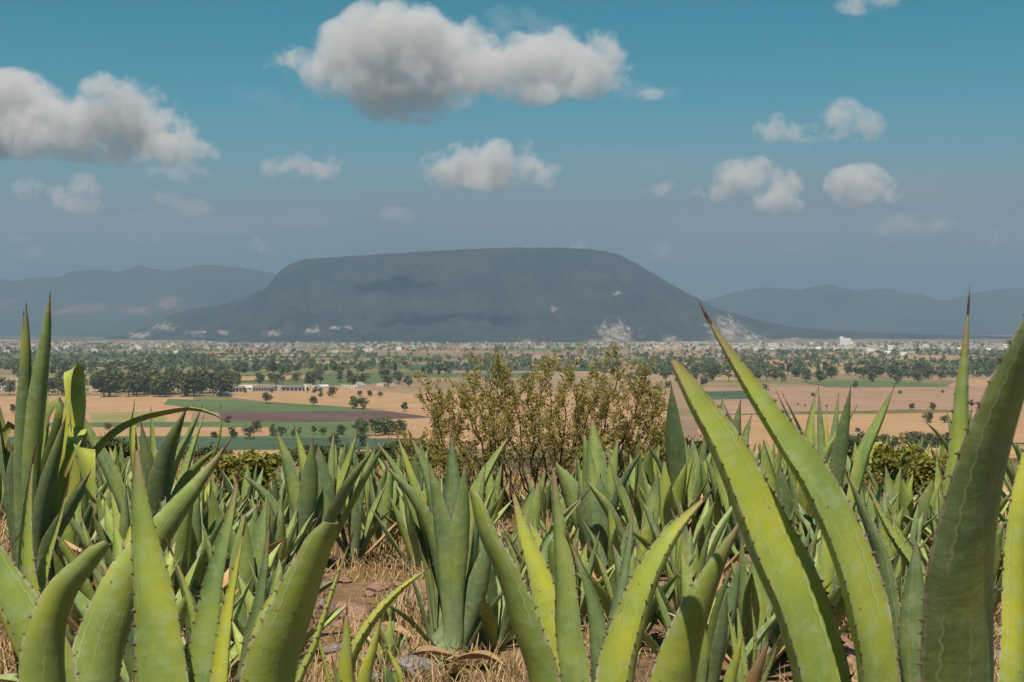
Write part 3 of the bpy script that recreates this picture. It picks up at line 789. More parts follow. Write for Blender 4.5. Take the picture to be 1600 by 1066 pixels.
def make_leaf(parent, pts, W, nref, seed, nseg=26, nac=6, arc=(0.95, 0.85, 1.3), thick=0.12, prof=PROF, cut=0.0, teeth=0.0, spine=0.045,
              twist=0.0, col=(0.2, 0, 1), wave=0.02, label=None, name='leaf'):
    """one fleshy channelled leaf from its foot to its tip (pts are world points, foot first)"""
    rnd = random.Random(seed)
    org = np.array(tuple(parent.location))
    C, L = catmull(pts, nseg)
    C = C - org
    T = np.gradient(C, axis=0); T /= np.maximum(1e-9, np.linalg.norm(T, axis=1))[:, None]
    N = np.zeros_like(C)
    n0 = np.array(nref, float); n0 = n0 - T[0] * n0.dot(T[0]); n0 = norm(n0)
    N[0] = n0
    for i in range(1, nseg + 1):
        n = N[i - 1] - T[i] * N[i - 1].dot(T[i]); N[i] = norm(n)
    tv = np.linspace(0, 1, nseg + 1)
    if twist:
        for i in range(nseg + 1):
            a = twist * tv[i] ** 1.5; b = np.cross(T[i], N[i]); N[i] = N[i] * math.cos(a) + b * math.sin(a)
    S = np.cross(T, N)
    w = np.interp(tv * (1 - cut), *prof) * W * 0.5
    ph = rnd.random() * 6
    w = w * (1 + wave * np.sin(tv * L * 21 + ph) + wave * 0.6 * np.sin(tv * L * 47 + ph * 2))
    ar = np.interp(tv, [0, 0.5, 1.0], arc)
    th = thick * W * np.interp(tv, [0, .25, .6, .9, 1], [1.3, 1.0, .62, .36, .1])
    if cut:
        w[-1] *= .55; w[-2] *= .86; th[-1] = th[-2] * 0.8
    th = np.minimum(th, w * 0.9 + 1e-4)
    tq = tv * (1 - 0.62 * cut) if cut else tv
    m = nac
    ss = np.linspace(-1, 1, m + 1)
    ss = np.sign(ss) * np.abs(ss) ** 0.9
    ring = []; ru = []
    A = ar[:, None] * ss[None, :]
    lat = w[:, None] * np.sin(A) / np.sin(ar)[:, None]
    up = w[:, None] * (1 - np.cos(A)) / np.sin(ar)[:, None]
    ad = C[:, None, :] + S[:, None, :] * lat[..., None] + N[:, None, :] * up[..., None]
    NL = N[:, None, :] * np.cos(A)[..., None] - S[:, None, :] * np.sin(A)[..., None]
    tt = th[:, None] * np.clip(1 - ss[None, :] ** 2, 0, 1) ** 0.62
    ab = ad - NL * tt[..., None]
    ring = np.concatenate([ad, ab[:, ::-1][:, 1:-1]], axis=1)         # closed loop of 2m points
    nr = 2 * m
    V = ring.reshape(-1, 3)
    F = []; UV = []; LN = []
    su = (ss + 1) / 2
    uo = np.concatenate([su, su[::-1][1:-1]])
    for i in range(nseg):
        for k in range(nr):
            k2 = (k + 1) % nr
            F.append((i * nr + k, i * nr + k2, (i + 1) * nr + k2, (i + 1) * nr + k))
            ofs = 0.0 if k < m else 2.0
            a, b = uo[k], uo[k2]
            UV += [(a + ofs, tq[i]), (b + ofs, tq[i]), (b + ofs, tq[i + 1]), (a + ofs, tq[i + 1])]
            LN += [((a - .5) * 2 * w[i], tv[i] * L), ((b - .5) * 2 * w[i], tv[i] * L), ((b - .5) * 2 * w[i + 1], tv[i + 1] * L), ((a - .5) * 2 * w[i + 1], tv[i + 1] * L)]
    base = nseg * nr
    F2 = [tuple(base + k for k in range(nr)), tuple(k for k in reversed(range(nr)))]
    for f_, t_ in ((F2[0], 1.0), (F2[1], 0.0)):
        F.append(f_); UV += [(0.5, t_)] * nr; LN += [(0.0, t_ * L)] * nr
    me = mesh_np(name, V, F, [M_LEAF], True, {'leaf_uv': ('CORNER', 'FLOAT2', UV), 'leaf_len': ('CORNER', 'FLOAT2', LN)}, sharp=math.radians(62))
    o = obj(name, me, parent)
    o.color = (*col, 1)
    if label: o['label'] = label
    # terminal spine
    if spine and not cut:
        tp = C[-1]; dr = T[-1]; r0 = min(0.011, max(w[-1] * 1.06, 0.0032))
        sv = []; sf = []
        n_ = 6
        for st, kr in ((tp - dr * 0.012, 1.0), (tp + dr * spine * 0.3, 0.72)):
            for k in range(n_):
                a = k / n_ * 2 * math.pi
                q = S[-1] * math.cos(a) + N[-1] * math.sin(a)
                sv.append(st + q * r0 * kr)
        sv.append(tp + dr * spine + N[-1] * spine * 0.05)
        for k in range(n_):
            k2 = (k + 1) % n_
            sf += [(k, k2, n_ + k2, n_ + k), (n_ + k, n_ + k2, 2 * n_)]
        obj('terminal_spine', mesh_np('terminal_spine', sv, sf, [M_SPINE], True), o)
    # teeth along both margins
    if teeth:
        sv = []; sf = []
        for sgn, col_i in ((-1, 0), (1, m)):
            s_ = 0.15 * L
            while s_ < L * 0.95:
                t = s_ / L; x = t * nseg; i = min(nseg - 1, int(x)); f = x - i
                p = ad[i, col_i] * (1 - f) + ad[i + 1, col_i] * f
                a_ = ar[i]
                outd = norm(S[i] * sgn * math.cos(a_) + N[i] * math.sin(a_))
                tl = teeth * rnd.uniform(0.7, 1.25) * np.interp(t, [0, .8, 1], [1, .9, .4])
                tang = T[i]; nn = np.cross(outd, tang)
                hook = tang * rnd.uniform(-0.5, 0.5) * tl
                b = len(sv)
                bw = tl * 0.62
                pin = p - outd * tl * 0.25
                sv += [pin + tang * bw, pin + nn * bw * 0.5, pin - tang * bw, pin - nn * bw * 0.5, p + outd * tl + hook]
                sf += [(b, b + 1, b + 4), (b + 1, b + 2, b + 4), (b + 2, b + 3, b + 4), (b + 3, b, b + 4)]
                s_ += rnd.uniform(0.026, 0.05) * (1.0 if teeth > 0.006 else 0.8)
        obj('marginal_teeth', mesh_np('marginal_teeth', sv, sf, [M_TOOTH], False), o)['kind'] = 'stuff'
    return o

def core(parent, r, h):
    """short thick stem the leaves grow out of"""
    n = 14; v = []; f = []
    zs = [(-0.10, 0.8), (0.0, 1.0), (h * 0.5, 0.85), (h, 0.45)]
    for z, k in zs:
        for i in range(n):
            a = i / n * 2 * math.pi
            kk = r * k * (1 + 0.1 * math.sin(a * 3 + z * 9))
            v.append((math.cos(a) * kk, math.sin(a) * kk, z))
    for j in range(len(zs) - 1):
        for i in range(n):
            f.append((j * n + i, j * n + (i + 1) % n, (j + 1) * n + (i + 1) % n, (j + 1) * n + i))
    f.append(tuple(range((len(zs) - 1) * n, len(zs) * n)))
    obj('stem', mesh_np('stem', v, f, [M_CORE], True), parent)

def agave_px(label, group, bx, d, leaves, near=False, rbase=0.07, extra=0, exh=0.5, seed=1, yel=0.2, name='agave', prof=PROF):
    """agave whose visible leaves run through photo points.
    leaves: (mode, [tip .. down] photo points, full width in px, options); mode: f leans to the viewer, b leans away, s sideways."""
    rnd = random.Random(seed)
    X = (bx - 800) / FPX * d
    root = empty(name, (X, d, gz(X, d)))
    tag(root, label, 'agave', group)
    core(root, rbase * 1.25, 0.22 if near else 0.14)
    B = root.location.copy(); B.z += 0.02
    for i, lf in enumerate(leaves):
        mode, pp, wpx = lf[:3]
        op = dict(lf[3]) if len(lf) > 3 else {}
        tip = pp[0]
        htip = (HOR - tip[1]) / FPX * d + EYE - B.z
        dd = {'f': -0.22, 'b': 0.20, 's': 0.0}[mode] * max(0.3, htip) * op.pop('lean', 1.0)
        dt = d + dd
        # foot on the stem, on the side the leaf leans to
        ang = math.atan2(dd if mode != 's' else rnd.uniform(-.03, .03), (tip[0] - bx) / FPX * d)
        foot = B + Vector((math.cos(ang) * rbase, math.sin(ang) * rbase, rnd.uniform(0.02, 0.12)))
        # depth runs from the foot to the tip with the height
        zt = at(tip[0], tip[1], dt).z
        P = []
        for q3 in pp:
            x, y = q3[:2]
            z_ = EYE + (HOR - y) / FPX * d
            k = min(1.0, max(0.0, (z_ - foot.z) / max(0.05, (EYE + (HOR - min(q[1] for q in pp)) / FPX * d - foot.z))))
            P.append(at(x, y, foot.y * (1 - k) + dt * k + (q3[2] if len(q3) > 2 else 0.0)))
        P = [foot] + P[::-1] if not op.pop('free', False) else P[::-1]
        nr = op.pop('nref', None)
        if nr is None:
            hx, hy = P[-1].x - foot.x, P[-1].y - foot.y
            if mode == 'f': hy = min(hy, -0.12)
            if mode == 'b': hy = max(hy, 0.12)
            nr = (-hx, -hy, 0.0)
        c = op.pop('col', None)
        if c is None:
            c = (max(0, yel + rnd.uniform(-.1, .12)), rnd.choice((0, 0, 0, 0.08)), rnd.uniform(0.85, 1.08))
        W = wpx / FPX * d
        kw = dict(nseg=60 if near else 26, nac=10 if near else 6, teeth=0.0092 if near else (0.0045 if d < 11.5 else 0), spine=0.05 if near else 0.035, col=c, prof=prof, wave=0.014 if near else 0.02)
        kw.update(op)
        make_leaf(root, P, W, nr, seed * 100 + i, **kw)
    for k in range(extra):
        a = rnd.uniform(0, 2 * math.pi)
        rosette_leaf(root, B, a, rnd.uniform(0.35, 0.95), exh * rnd.uniform(0.7, 1.0), rbase, rnd, yel, near)
    return root

def rosette_leaf(root, B, a, tilt, Lf, rb, rnd, yel, near=False, wr=0.15, dry=None, curl=None, teeth=0, nseg=None):
    u = Vector((math.cos(a), math.sin(a), 0))
    p0 = B + u * rb + Vector((0, 0, 0.03))
    cv = curl if curl is not None else rnd.uniform(-0.25, 0.25)
    pts = [p0]
    n = 5
    t = tilt * 0.8
    p = p0.copy()
    for k in range(n):
        th = t + cv * (k / (n - 1))
        p = p + (u * math.sin(th) + Vector((0, 0, 1)) * math.cos(th)) * (Lf / n) + Vector((-u.y, u.x, 0)) * rnd.uniform(-.012, .012) * Lf
        pts.append(p.copy())
    d_ = rnd.choice((0, 0, 0.1, 0.2)) if dry is None else dry
    return make_leaf(root, pts, Lf * wr * rnd.uniform(0.85, 1.15), (-u.x, -u.y, 0.15), rnd.randrange(10 ** 6), nseg=nseg or (24 if near else 14), nac=6 if near else 4,
              col=(max(0, yel + rnd.uniform(-.12, .15)), d_, rnd.uniform(.8, 1.1)), spine=0.035 if near else 0, teeth=teeth, twist=rnd.uniform(-.3, .3))

NEARG = 'large agaves standing closest to the viewer'
MIDG = 'agaves in the middle of the plantation'
Y = lambda y, d=0.0, b=1.0, **k: dict(col=(y, d, b), **k)

# --- closest plants
agave_px('huge agave whose long leaves lean left before the valley, dark spines at the tips', NEARG, 1455, 2.9, [
    ('s', [(1050, 565), (1080, 625), (1122, 700), (1190, 860), (1224, 932), (1265, 1066)], 152, Y(0.30, 0, 1.12, nref=(1, -.8, 0), arc=(.85, .75, 1.1), cut=.045)),
    ('s', [(1106, 498), (1132, 545), (1169, 607), (1228, 700), (1262, 752), (1308, 850), (1335, 932), (1360, 1066)], 122, Y(0.26, 0, 1.0, nref=(1, -.85, 0), arc=(.8, .65, 1.1), spine=.055, lean=.8)),
    ('b', [(1513, 482), (1507, 560), (1503, 620), (1500, 700), (1493, 800), (1482, 950), (1470, 1066)], 58, Y(0.25, 0, 1.0, spine=.062, lean=.3, arc=(.8, .8, 1.2))),
    ('f', [(1725, 330), (1640, 480), (1592, 600), (1548, 750), (1524, 900), (1520, 1066)], 146, Y(0.12, 0, 1.0, lean=1.9, nref=(-.55, .8, 0), arc=(.8, .7, 1.0))),
    ('b', [(1665, 520), (1630, 650), (1600, 800), (1590, 1066)], 58, Y(0.60, 0, 1.1, lean=.6)),
], True, 0.10, 5, 0.75, seed=11)
agave_px('yellow-green agave at bottom centre with blunt cut leaf and narrow upright middle leaf', NEARG, 925, 3.4, [
    ('s', [(735, 768), (752, 830), (788, 911), (811, 985), (838, 1066)], 108, Y(0.25, 0, .92, nref=(1, .35, 0), cut=.10, arc=(.9, .8, .9))),
    ('b', [(800, 764), (817, 832), (836, 885), (853, 960), (874, 1066)], 66, Y(0.66, 0, 1.1, nref=(.4, -1, 0), arc=(.7, .45, 1.0))),
    ('b', [(863, 722), (867, 775), (873, 832), (879, 893), (884, 985), (896, 1066)], 54, Y(0.18, 0, 1.05, lean=.5, arc=(.8, .7, 1.2))),
    ('b', [(889, 842), (905, 880), (925, 935), (934, 1000), (940, 1066)], 46, Y(0.15, 0, .9, lean=.5)),
    ('s', [(1104, 776), (1058, 832), (1025, 893), (994, 985), (976, 1066)], 98, Y(0.53, 0, 1.08, nref=(-1, -.45, 0), arc=(1.0, .9, 1.2))),
    ('f', [(1158, 815), (1120, 893), (1085, 985), (1064, 1066)], 98, Y(0.30, .05, .95, nref=(-.55, .85, 0), arc=(.9, .8, 1.0), lean=.7)),
    ('b', [(989, 786), (985, 840), (975, 905), (965, 965), (950, 1066)], 34, Y(0.05, 0, .8, lean=1.6)),
    ('b', [(912, 776), (880, 815), (850, 855), (870, 960)], 30, Y(0.16, 0, .9, lean=1.5)),
], True, 0.085, 5, 0.6, seed=12)
agave_px('light green agave at lower left with broad upright leaf and thick blunt leaf', NEARG, 292, 3.05, [
    ('b', [(213, 693), (216, 745), (221, 800), (231, 868), (241, 925), (248, 1000), (254, 1066)], 86, Y(0.27, 0, 1.1, lean=.25, arc=(.6, .4, 1.1), nref=(.2, -1, 0))),
    ('b', [(372, 745), (362, 800), (349, 855), (335, 922), (325, 995), (315, 1066)], 58, Y(0.20, 0, 1.05, lean=.6, arc=(.9, .8, 1.2))),
    ('s', [(381, 828), (372, 875), (363, 925), (356, 975), (348, 1066)], 42, Y(0.74, 0, 1.15, nref=(-.5, -1, 0), arc=(1.1, 1.0, 1.2))),
    ('f', [(521, 818), (503, 862), (482, 914), (464, 968), (444, 1022), (432, 1066)], 112, Y(0.28, 0, 1.0, cut=.12, lean=1.0, nref=(-.75, .7, 0), arc=(.9, .8, .9))),
    ('b', [(547, 847), (532, 890), (513, 950), (492, 1015), (470, 1066)], 34, Y(0.51, .2, .95, lean=.5)),
    ('b', [(492, 822), (470, 868), (440, 915), (405, 985)], 30, Y(0.55, .25, 1.0, lean=.9)),
    ('b', [(421, 818), (416, 880), (408, 940), (396, 1010)], 46, Y(0.16, .0, .75, lean=1.0)),
    ('b', [(268, 862), (285, 905), (300, 960), (308, 1040)], 30, Y(0.29, .15, .8, lean=1.3)),
], True, 0.085, 4, 0.55, seed=13)
agave_px('agave in the bottom left corner with broad crossing leaves', NEARG, 92, 3.2, [
    ('s', [(-95, 735), (-60, 810), (-12, 905), (30, 985), (62, 1066)], 116, Y(0.34, 0, 1.1, nref=(1, -.25, 0), arc=(1.0, .95, 1.1))),
    ('b', [(52, 715), (47, 745), (41, 800), (38, 868), (44, 932), (53, 990), (62, 1066)], 44, Y(0.23, 0, 1.1, lean=.5, spine=.06, arc=(1.0, 1.0, 1.2))),
    ('b', [(350, 702), (312, 755), (257, 828), (207, 900), (172, 980), (150, 1066)], 92, Y(0.21, 0, 1.0, lean=1.1, nref=(-.6, .8, 0), arc=(.9, .7, 1.1))),
    ('f', [(170, 850), (140, 885), (105, 928), (84, 980), (76, 1040)], 84, Y(0.23, 0, .92, cut=.09, nref=(-.8, .7, 0), lean=.5)),
    ('b', [(104, 768), (92, 812), (76, 860), (64, 910), (66, 1000)], 34, Y(0.46, .1, 1.0, lean=.8)),
    ('b', [(128, 862), (96, 895), (62, 930), (60, 1010)], 24, Y(0.46, .62, 1.0, lean=1.0)),
    ('b', [(28, 838), (8, 872), (-6, 905), (30, 1020)], 28, Y(0.29, .2, .9, lean=1.0)),
], True, 0.085, 4, 0.55, seed=14)

# --- young yellowish plants between them
PUPG = 'young agaves near the viewer'
agave_px('young yellow agave with one long orange-edged leaf leaning right over rocks', PUPG, 558, 4.6, [
    ('s', [(669, 888), (620, 930), (577, 985), (550, 1050)], 44, Y(.75, .22, 1.05, nref=(-1, -.2, 0), arc=(1., .9, 1.1))),
    ('f', [(542, 955), (541, 1000), (538, 1066)], 27, Y(.55, .28, .95, lean=.4)),
    ('f', [(596, 962), (585, 1010), (571, 1066)], 27, Y(.7, .33, 1.0, lean=.4)),
    ('s', [(598, 1000), (612, 1030), (622, 1060), (605, 1110)], 22, Y(.75, .2, 1.05, nref=(1, -.6, 0))),
    ('f', [(520, 1035), (527, 1066), (540, 1110)], 22, Y(.4, .1, .8)),
    ('s', [(490, 970), (502, 1020), (515, 1080)], 20, Y(.6, .1, 1.0)),
], True, 0.05, 3, 0.3, seed=15)
agave_px('young agave with a withered red-brown leaf beside the huge leaning leaves', PUPG, 1165, 5.0, [
    ('b', [(1152, 945), (1156, 990), (1160, 1050)], 17, Y(.4, 0, 1.0)),
    ('b', [(1136, 952), (1146, 1000), (1155, 1060)], 16, Y(.2, 0, .9)),
    ('s', [(1174, 942), (1178, 1000), (1176, 1060)], 18, Y(.2, 0, .9)),
    ('f', [(1162, 984), (1150, 1030), (1138, 1080)], 20, Y(.7, .33, 1.05)),
    ('f', [(1202, 998), (1192, 1030), (1178, 1070), (1170, 1110)], 28, dict(col=(0.1, 1.0, .62), label='withered red-brown leaf')),
    ('s', [(1215, 1005), (1205, 1040), (1192, 1080)], 18, Y(.2, 0, .8)),
], True, 0.05, 3, 0.3, seed=16)
agave_px('green agave with yellow lower leaf between the huge leaning leaves and dark leaf', NEARG, 1438, 5.2, [
    ('s', [(1324, 742), (1345, 800), (1370, 870), (1384, 950), (1400, 1040)], 46, Y(.08, 0, .85, nref=(1, .3, 0), arc=(.9, .9, 1.1))),
    ('s', [(1361, 777), (1392, 838), (1425, 890), (1447, 960), (1450, 1050)], 52, Y(.42, .12, 1.05, nref=(1, -.6, 0), arc=(1., .9, 1.1))),
    ('s', [(1370, 921), (1408, 952), (1438, 990), (1452, 1030)], 30, Y(.65, .28, 1.0, nref=(1, -.3, 0))),
    ('b', [(1390, 800), (1412, 848), (1432, 905), (1440, 1000)], 26, Y(.3, .25, 1.0)),
    ('f', [(1432, 840), (1430, 900), (1428, 980), (1432, 1060)], 46, Y(.1, 0, .9, lean=.5)),
    ('b', [(1470, 800), (1465, 880), (1455, 980)], 40, Y(.1, 0, .9)),
    ('s', [(1540, 860), (1500, 930), (1470, 1010)], 44, Y(.1, 0, .9)),
], True, 0.08, 3, 0.4, seed=17)

# --- middle plants
agave_px('bluish-green agave with nine spread leaves left of the bush', MIDG, 479, 9.8, [
    ('s', [(379, 742), (410, 775), (435, 820), (455, 870)], 34, Y(.1, 0, .95)),
    ('b', [(432, 674), (447, 730), (458, 790), (466, 855)], 32, Y(.15, 0, 1.0, lean=.7)),
    ('b', [(461, 668), (471, 715), (478, 760), (478, 830)], 20, Y(.35, 0, 1.0)),
    ('f', [(489, 688), (485, 760), (478, 820), (475, 870)], 32, Y(.02, 0, .8)),
    ('s', [(497, 696), (505, 770), (500, 830), (490, 870)], 34, Y(.03, 0, .85, lean=.4)),
    ('b', [(522, 676), (519, 740), (514, 795), (500, 850)], 20, Y(.2, 0, 1.0)),
    ('b', [(558, 676), (545, 730), (528, 775), (505, 840)], 28, Y(.25, 0, .95)),
    ('f', [(582, 704), (552, 755), (526, 802), (502, 855)], 42, Y(.12, 0, 1.0, nref=(-1, .25, 0))),
    ('s', [(607, 684), (580, 735), (553, 785), (520, 845)], 30, Y(.22, 0, .95)),
    ('f', [(452, 795), (462, 840), (470, 875)], 24, Y(.15, 0, .9)),
], False, 0.08, 4, 0.5, seed=21, yel=.12)
agave_px('tall blue-green agave in the gap at bottom centre, curled dry leaves at its foot', MIDG, 704, 7.2, [
    ('s', [(604, 730), (640, 777), (668, 830), (686, 900), (697, 970)], 52, Y(.15, 0, .95, nref=(1, .3, 0))),
    ('b', [(588, 690), (615, 733), (640, 790), (665, 880)], 30, Y(.18, 0, .9)),
    ('b', [(621, 682), (635, 730), (652, 785), (675, 880)], 25, Y(.4, 0, 1.0)),
    ('b', [(642, 684), (662, 732), (678, 790), (690, 860)], 38, Y(.12, 0, 1.0)),
    ('f', [(670, 722), (683, 790), (693, 850), (698, 930), (700, 1005)], 33, Y(.12, 0, 1.08)),
    ('b', [(705, 678), (707, 740), (706, 800), (704, 880)], 36, Y(0, 0, .8)),
    ('f', [(727, 723), (725, 790), (720, 850), (715, 930), (714, 1005)], 33, Y(.14, 0, 1.05)),
    ('b', [(795, 683), (771, 725), (750, 770), (735, 830), (722, 910)], 38, Y(.18, 0, 1.0)),
    ('s', [(758, 732), (752, 800), (741, 870), (728, 950)], 38, Y(.16, 0, 1.0, lean=-1)),
    ('f', [(770, 830), (752, 900), (733, 970), (718, 1015)], 34, Y(.08, 0, .95)),
], False, 0.10, 3, 0.5, seed=22, yel=.1)
agave_px('agave behind the cut leaf with slim leaves spread to both sides', MIDG, 830, 9.0, [
    ('s', [(845, 745), (838, 790), (833, 840)], 20, Y(.15, 0, 1.0)),
    ('s', [(914, 774), (885, 805), (855, 840)], 24, Y(.2, 0, 1.0)),
    ('s', [(783, 822), (800, 850), (815, 885)], 18, Y(.2, .1, .9)),
    ('b', [(835, 760), (820, 805), (815, 860)], 26, Y(.1, 0, .9)),
], False, 0.07, 4, 0.4, seed=23, yel=.12)
agave_px('agave before the right foot of the bush with fan of upright leaves', MIDG, 936, 9.7, [
    ('s', [(867, 722), (890, 766), (910, 820), (922, 870)], 38, Y(.12, 0, .95, nref=(1, .3, 0))),
    ('b', [(925, 652), (928, 712), (932, 780), (935, 850)], 38, Y(.15, 0, 1.05)),
    ('b', [(912, 676), (919, 740), (926, 805), (932, 860)], 28, Y(.2, 0, .95)),
    ('b', [(966, 684), (959, 740), (949, 800), (940, 860)], 26, Y(.2, 0, 1.0)),
    ('s', [(1003, 706), (979, 750), (960, 800), (946, 855)], 32, Y(.02, 0, .75, nref=(-1, .3, 0))),
    ('f', [(905, 760), (918, 820), (928, 870)], 34, Y(.04, 0, .9)),
    ('f', [(938, 745), (938, 810), (937, 870)], 40, Y(.08, 0, 1.0)),
], False, 0.08, 3, 0.4, seed=24, yel=.1)
agave_px('agave with crossing leaves just right of the bush foot', MIDG, 1000, 9.4, [
    ('s', [(916, 752), (942, 790), (967, 835), (988, 875)], 30, Y(.15, 0, .95, nref=(1, .3, 0))),
    ('s', [(955, 728), (968, 775), (984, 820), (995, 860)], 32, Y(.2, 0, 1.0, nref=(1, -.4, 0))),
    ('f', [(1021, 801), (1012, 842), (1004, 885)], 22, Y(.5, .1, 1.05)),
    ('b', [(1028, 740), (1024, 790), (1012, 850)], 30, Y(.05, 0, .85)),
    ('s', [(1068, 800), (1045, 830), (1020, 865)], 26, Y(.1, 0, .9)),
], False, 0.07, 3, 0.4, seed=25, yel=.12)
agave_px('dark agave with one very tall leaf standing against the right side of the bush', MIDG, 1064, 11.0, [
    ('f', [(1049, 604), (1051, 680), (1057, 745), (1062, 810)], 33, Y(.03, 0, .72)),
    ('b', [(1065, 668), (1072, 720), (1078, 775), (1076, 820)], 20, Y(.3, 0, 1.1)),
    ('s', [(1007, 687), (1028, 725), (1046, 775), (1057, 820)], 24, Y(.05, 0, .8)),
    ('s', [(1098, 735), (1090, 780), (1080, 820)], 24, Y(.1, 0, .85)),
    ('b', [(1032, 735), (1042, 780), (1052, 820)], 22, Y(.15, 0, .9)),
], False, 0.07, 4, 0.45, seed=26, yel=.1)
agave_px('upright agave seen between the two huge leaning leaves', MIDG, 1166, 10.2, [
    ('b', [(1131, 618), (1123, 660), (1120, 720), (1140, 800)], 26, Y(.15, 0, 1.0)),
    ('f', [(1157, 627), (1148, 680), (1146, 740), (1154, 820)], 28, Y(.05, 0, .85)),
    ('b', [(1174, 650), (1164, 690), (1158, 735), (1160, 820)], 24, Y(.1, 0, .9)),
    ('s', [(1133, 636), (1150, 685), (1171, 730), (1188, 770), (1196, 820)], 32, Y(.05, 0, .85, nref=(1, .3, 0))),
    ('s', [(1199, 726), (1191, 760), (1182, 800)], 18, Y(.5, .45, 1.0)),
    ('b', [(1193, 690), (1203, 760), (1206, 830)], 32, Y(.25, 0, 1.0)),
    ('f', [(1222, 735), (1224, 800), (1216, 850)], 34, Y(.05, 0, .95)),
], False, 0.09, 3, 0.4, seed=27, yel=.12)
agave_px('many-leaved agave with dark slender tips rising before the tan field', MIDG, 1296, 10.0, [
    ('s', [(1214, 614), (1230, 650), (1248, 690), (1272, 760)], 16, Y(.02, .1, .75)),
    ('s', [(1224, 618), (1240, 652), (1256, 690), (1278, 760)], 16, Y(.02, .1, .8)),
    ('b', [(1275, 614), (1266, 660), (1264, 710), (1280, 790)], 22, Y(.2, 0, 1.0)),
    ('b', [(1279, 608), (1281, 660), (1284, 710), (1288, 790)], 15, Y(.1, 0, .9)),
    ('b', [(1292, 640), (1291, 690), (1292, 750)], 10, Y(.75, .1, 1.1)),
    ('b', [(1310, 618), (1306, 665), (1303, 710), (1300, 790)], 18, Y(.1, 0, .95)),
    ('f', [(1329, 608), (1322, 660), (1313, 720), (1305, 790)], 28, Y(.02, 0, .8)),
    ('s', [(1338, 636), (1319, 670), (1297, 706), (1285, 760)], 30, Y(.15, 0, 1.0)),
    ('s', [(1397, 605), (1376, 660), (1354, 710), (1338, 770), (1318, 830)], 33, Y(.22, 0, 1.0, nref=(-1, -.3, 0))),
    ('f', [(1300, 760), (1298, 820), (1297, 860)], 36, Y(.05, 0, .95)),
], False, 0.09, 3, 0.4, seed=28, yel=.12)
agave_px('low agave fan beside the small yellow-green shrub', MIDG, 1436, 10.5, [
    ('f', [(1410, 746), (1413, 790), (1420, 840)], 20, Y(.12, 0, 1.0)),
    ('b', [(1427, 738), (1418, 770), (1420, 820)], 16, Y(.2, 0, 1.0)),
    ('b', [(1464, 712), (1469, 750), (1464, 800)], 18, Y(.2, 0, 1.0)),
    ('f', [(1472, 746), (1463, 790), (1450, 845)], 22, Y(.3, .1, 1.0)),
    ('f', [(1458, 750), (1449, 800), (1440, 850)], 30, Y(.08, 0, .9)),
    ('s', [(1440, 774), (1428, 795), (1424, 830)], 18, Y(.2, 0, 1.0)),
    ('s', [(1385, 795), (1400, 820), (1420, 850)], 18, Y(.2, .2, 1.0)),
], False, 0.07, 3, 0.35, seed=29, yel=.15)
agave_px('agave behind the yellow-green shrub with thin leaf tips poking left', MIDG, 1490, 15.0, [
    ('s', [(1445, 658), (1466, 682), (1484, 712), (1488, 750)], 16, Y(.1, 0, .9)),
    ('s', [(1398, 682), (1422, 697), (1452, 720), (1480, 755)], 11, Y(.15, 0, .9)),
    ('s', [(1418, 684), (1434, 702), (1460, 735), (1482, 760)], 11, Y(.15, 0, .9)),
    ('b', [(1480, 645), (1488, 680), (1492, 730)], 14, Y(.1, 0, .9)),
    ('s', [(1518, 640), (1515, 690), (1502, 740)], 22, Y(.05, 0, .8)),
], False, 0.07, 3, 0.4, seed=30, yel=.15)
agave_px('agave in the second row with one bright leaf and arching leaf behind it', MIDG, 242, 9.2, [
    ('b', [(210, 630), (206, 670), (210, 715), (225, 800)], 24, Y(.55, 0, 1.1)),
    ('b', [(236, 640), (238, 690), (240, 750), (242, 820)], 16, Y(.25, .1, .9)),
    ('f', [(221, 664), (226, 712), (232, 765), (238, 830)], 34, Y(.03, 0, .8)),
    ('s', [(315, 638), (298, 680), (279, 722), (264, 770), (255, 820)], 38, Y(.2, 0, 1.05, nref=(-1, -.4, 0))),
    ('b', [(318, 652), (306, 690), (290, 745), (268, 820)], 24, Y(.25, 0, 1.0)),
    ('s', [(345, 636), (346, 670), (338, 707), (312, 760), (270, 830)], 14, Y(.2, .1, .95)),
    ('s', [(346, 697), (318, 723), (292, 757), (268, 810)], 32, Y(.18, 0, .95, nref=(-1, .3, 0))),
    ('s', [(120, 636), (140, 685), (165, 735), (188, 790), (210, 840)], 38, Y(.12, 0, .95, nref=(1, -.2, 0))),
    ('f', [(255, 760), (252, 810), (247, 860)], 30, Y(.1, 0, .95)),
    ('f', [(291, 640), (276, 680), (263, 722), (252, 800)], 44, Y(.05, 0, .65, nref=(-.8, .6, 0))),
    ('f', [(225, 770), (232, 815), (240, 860)], 26, Y(.1, 0, .9)),
], False, 0.09, 3, 0.4, seed=31, yel=.15)
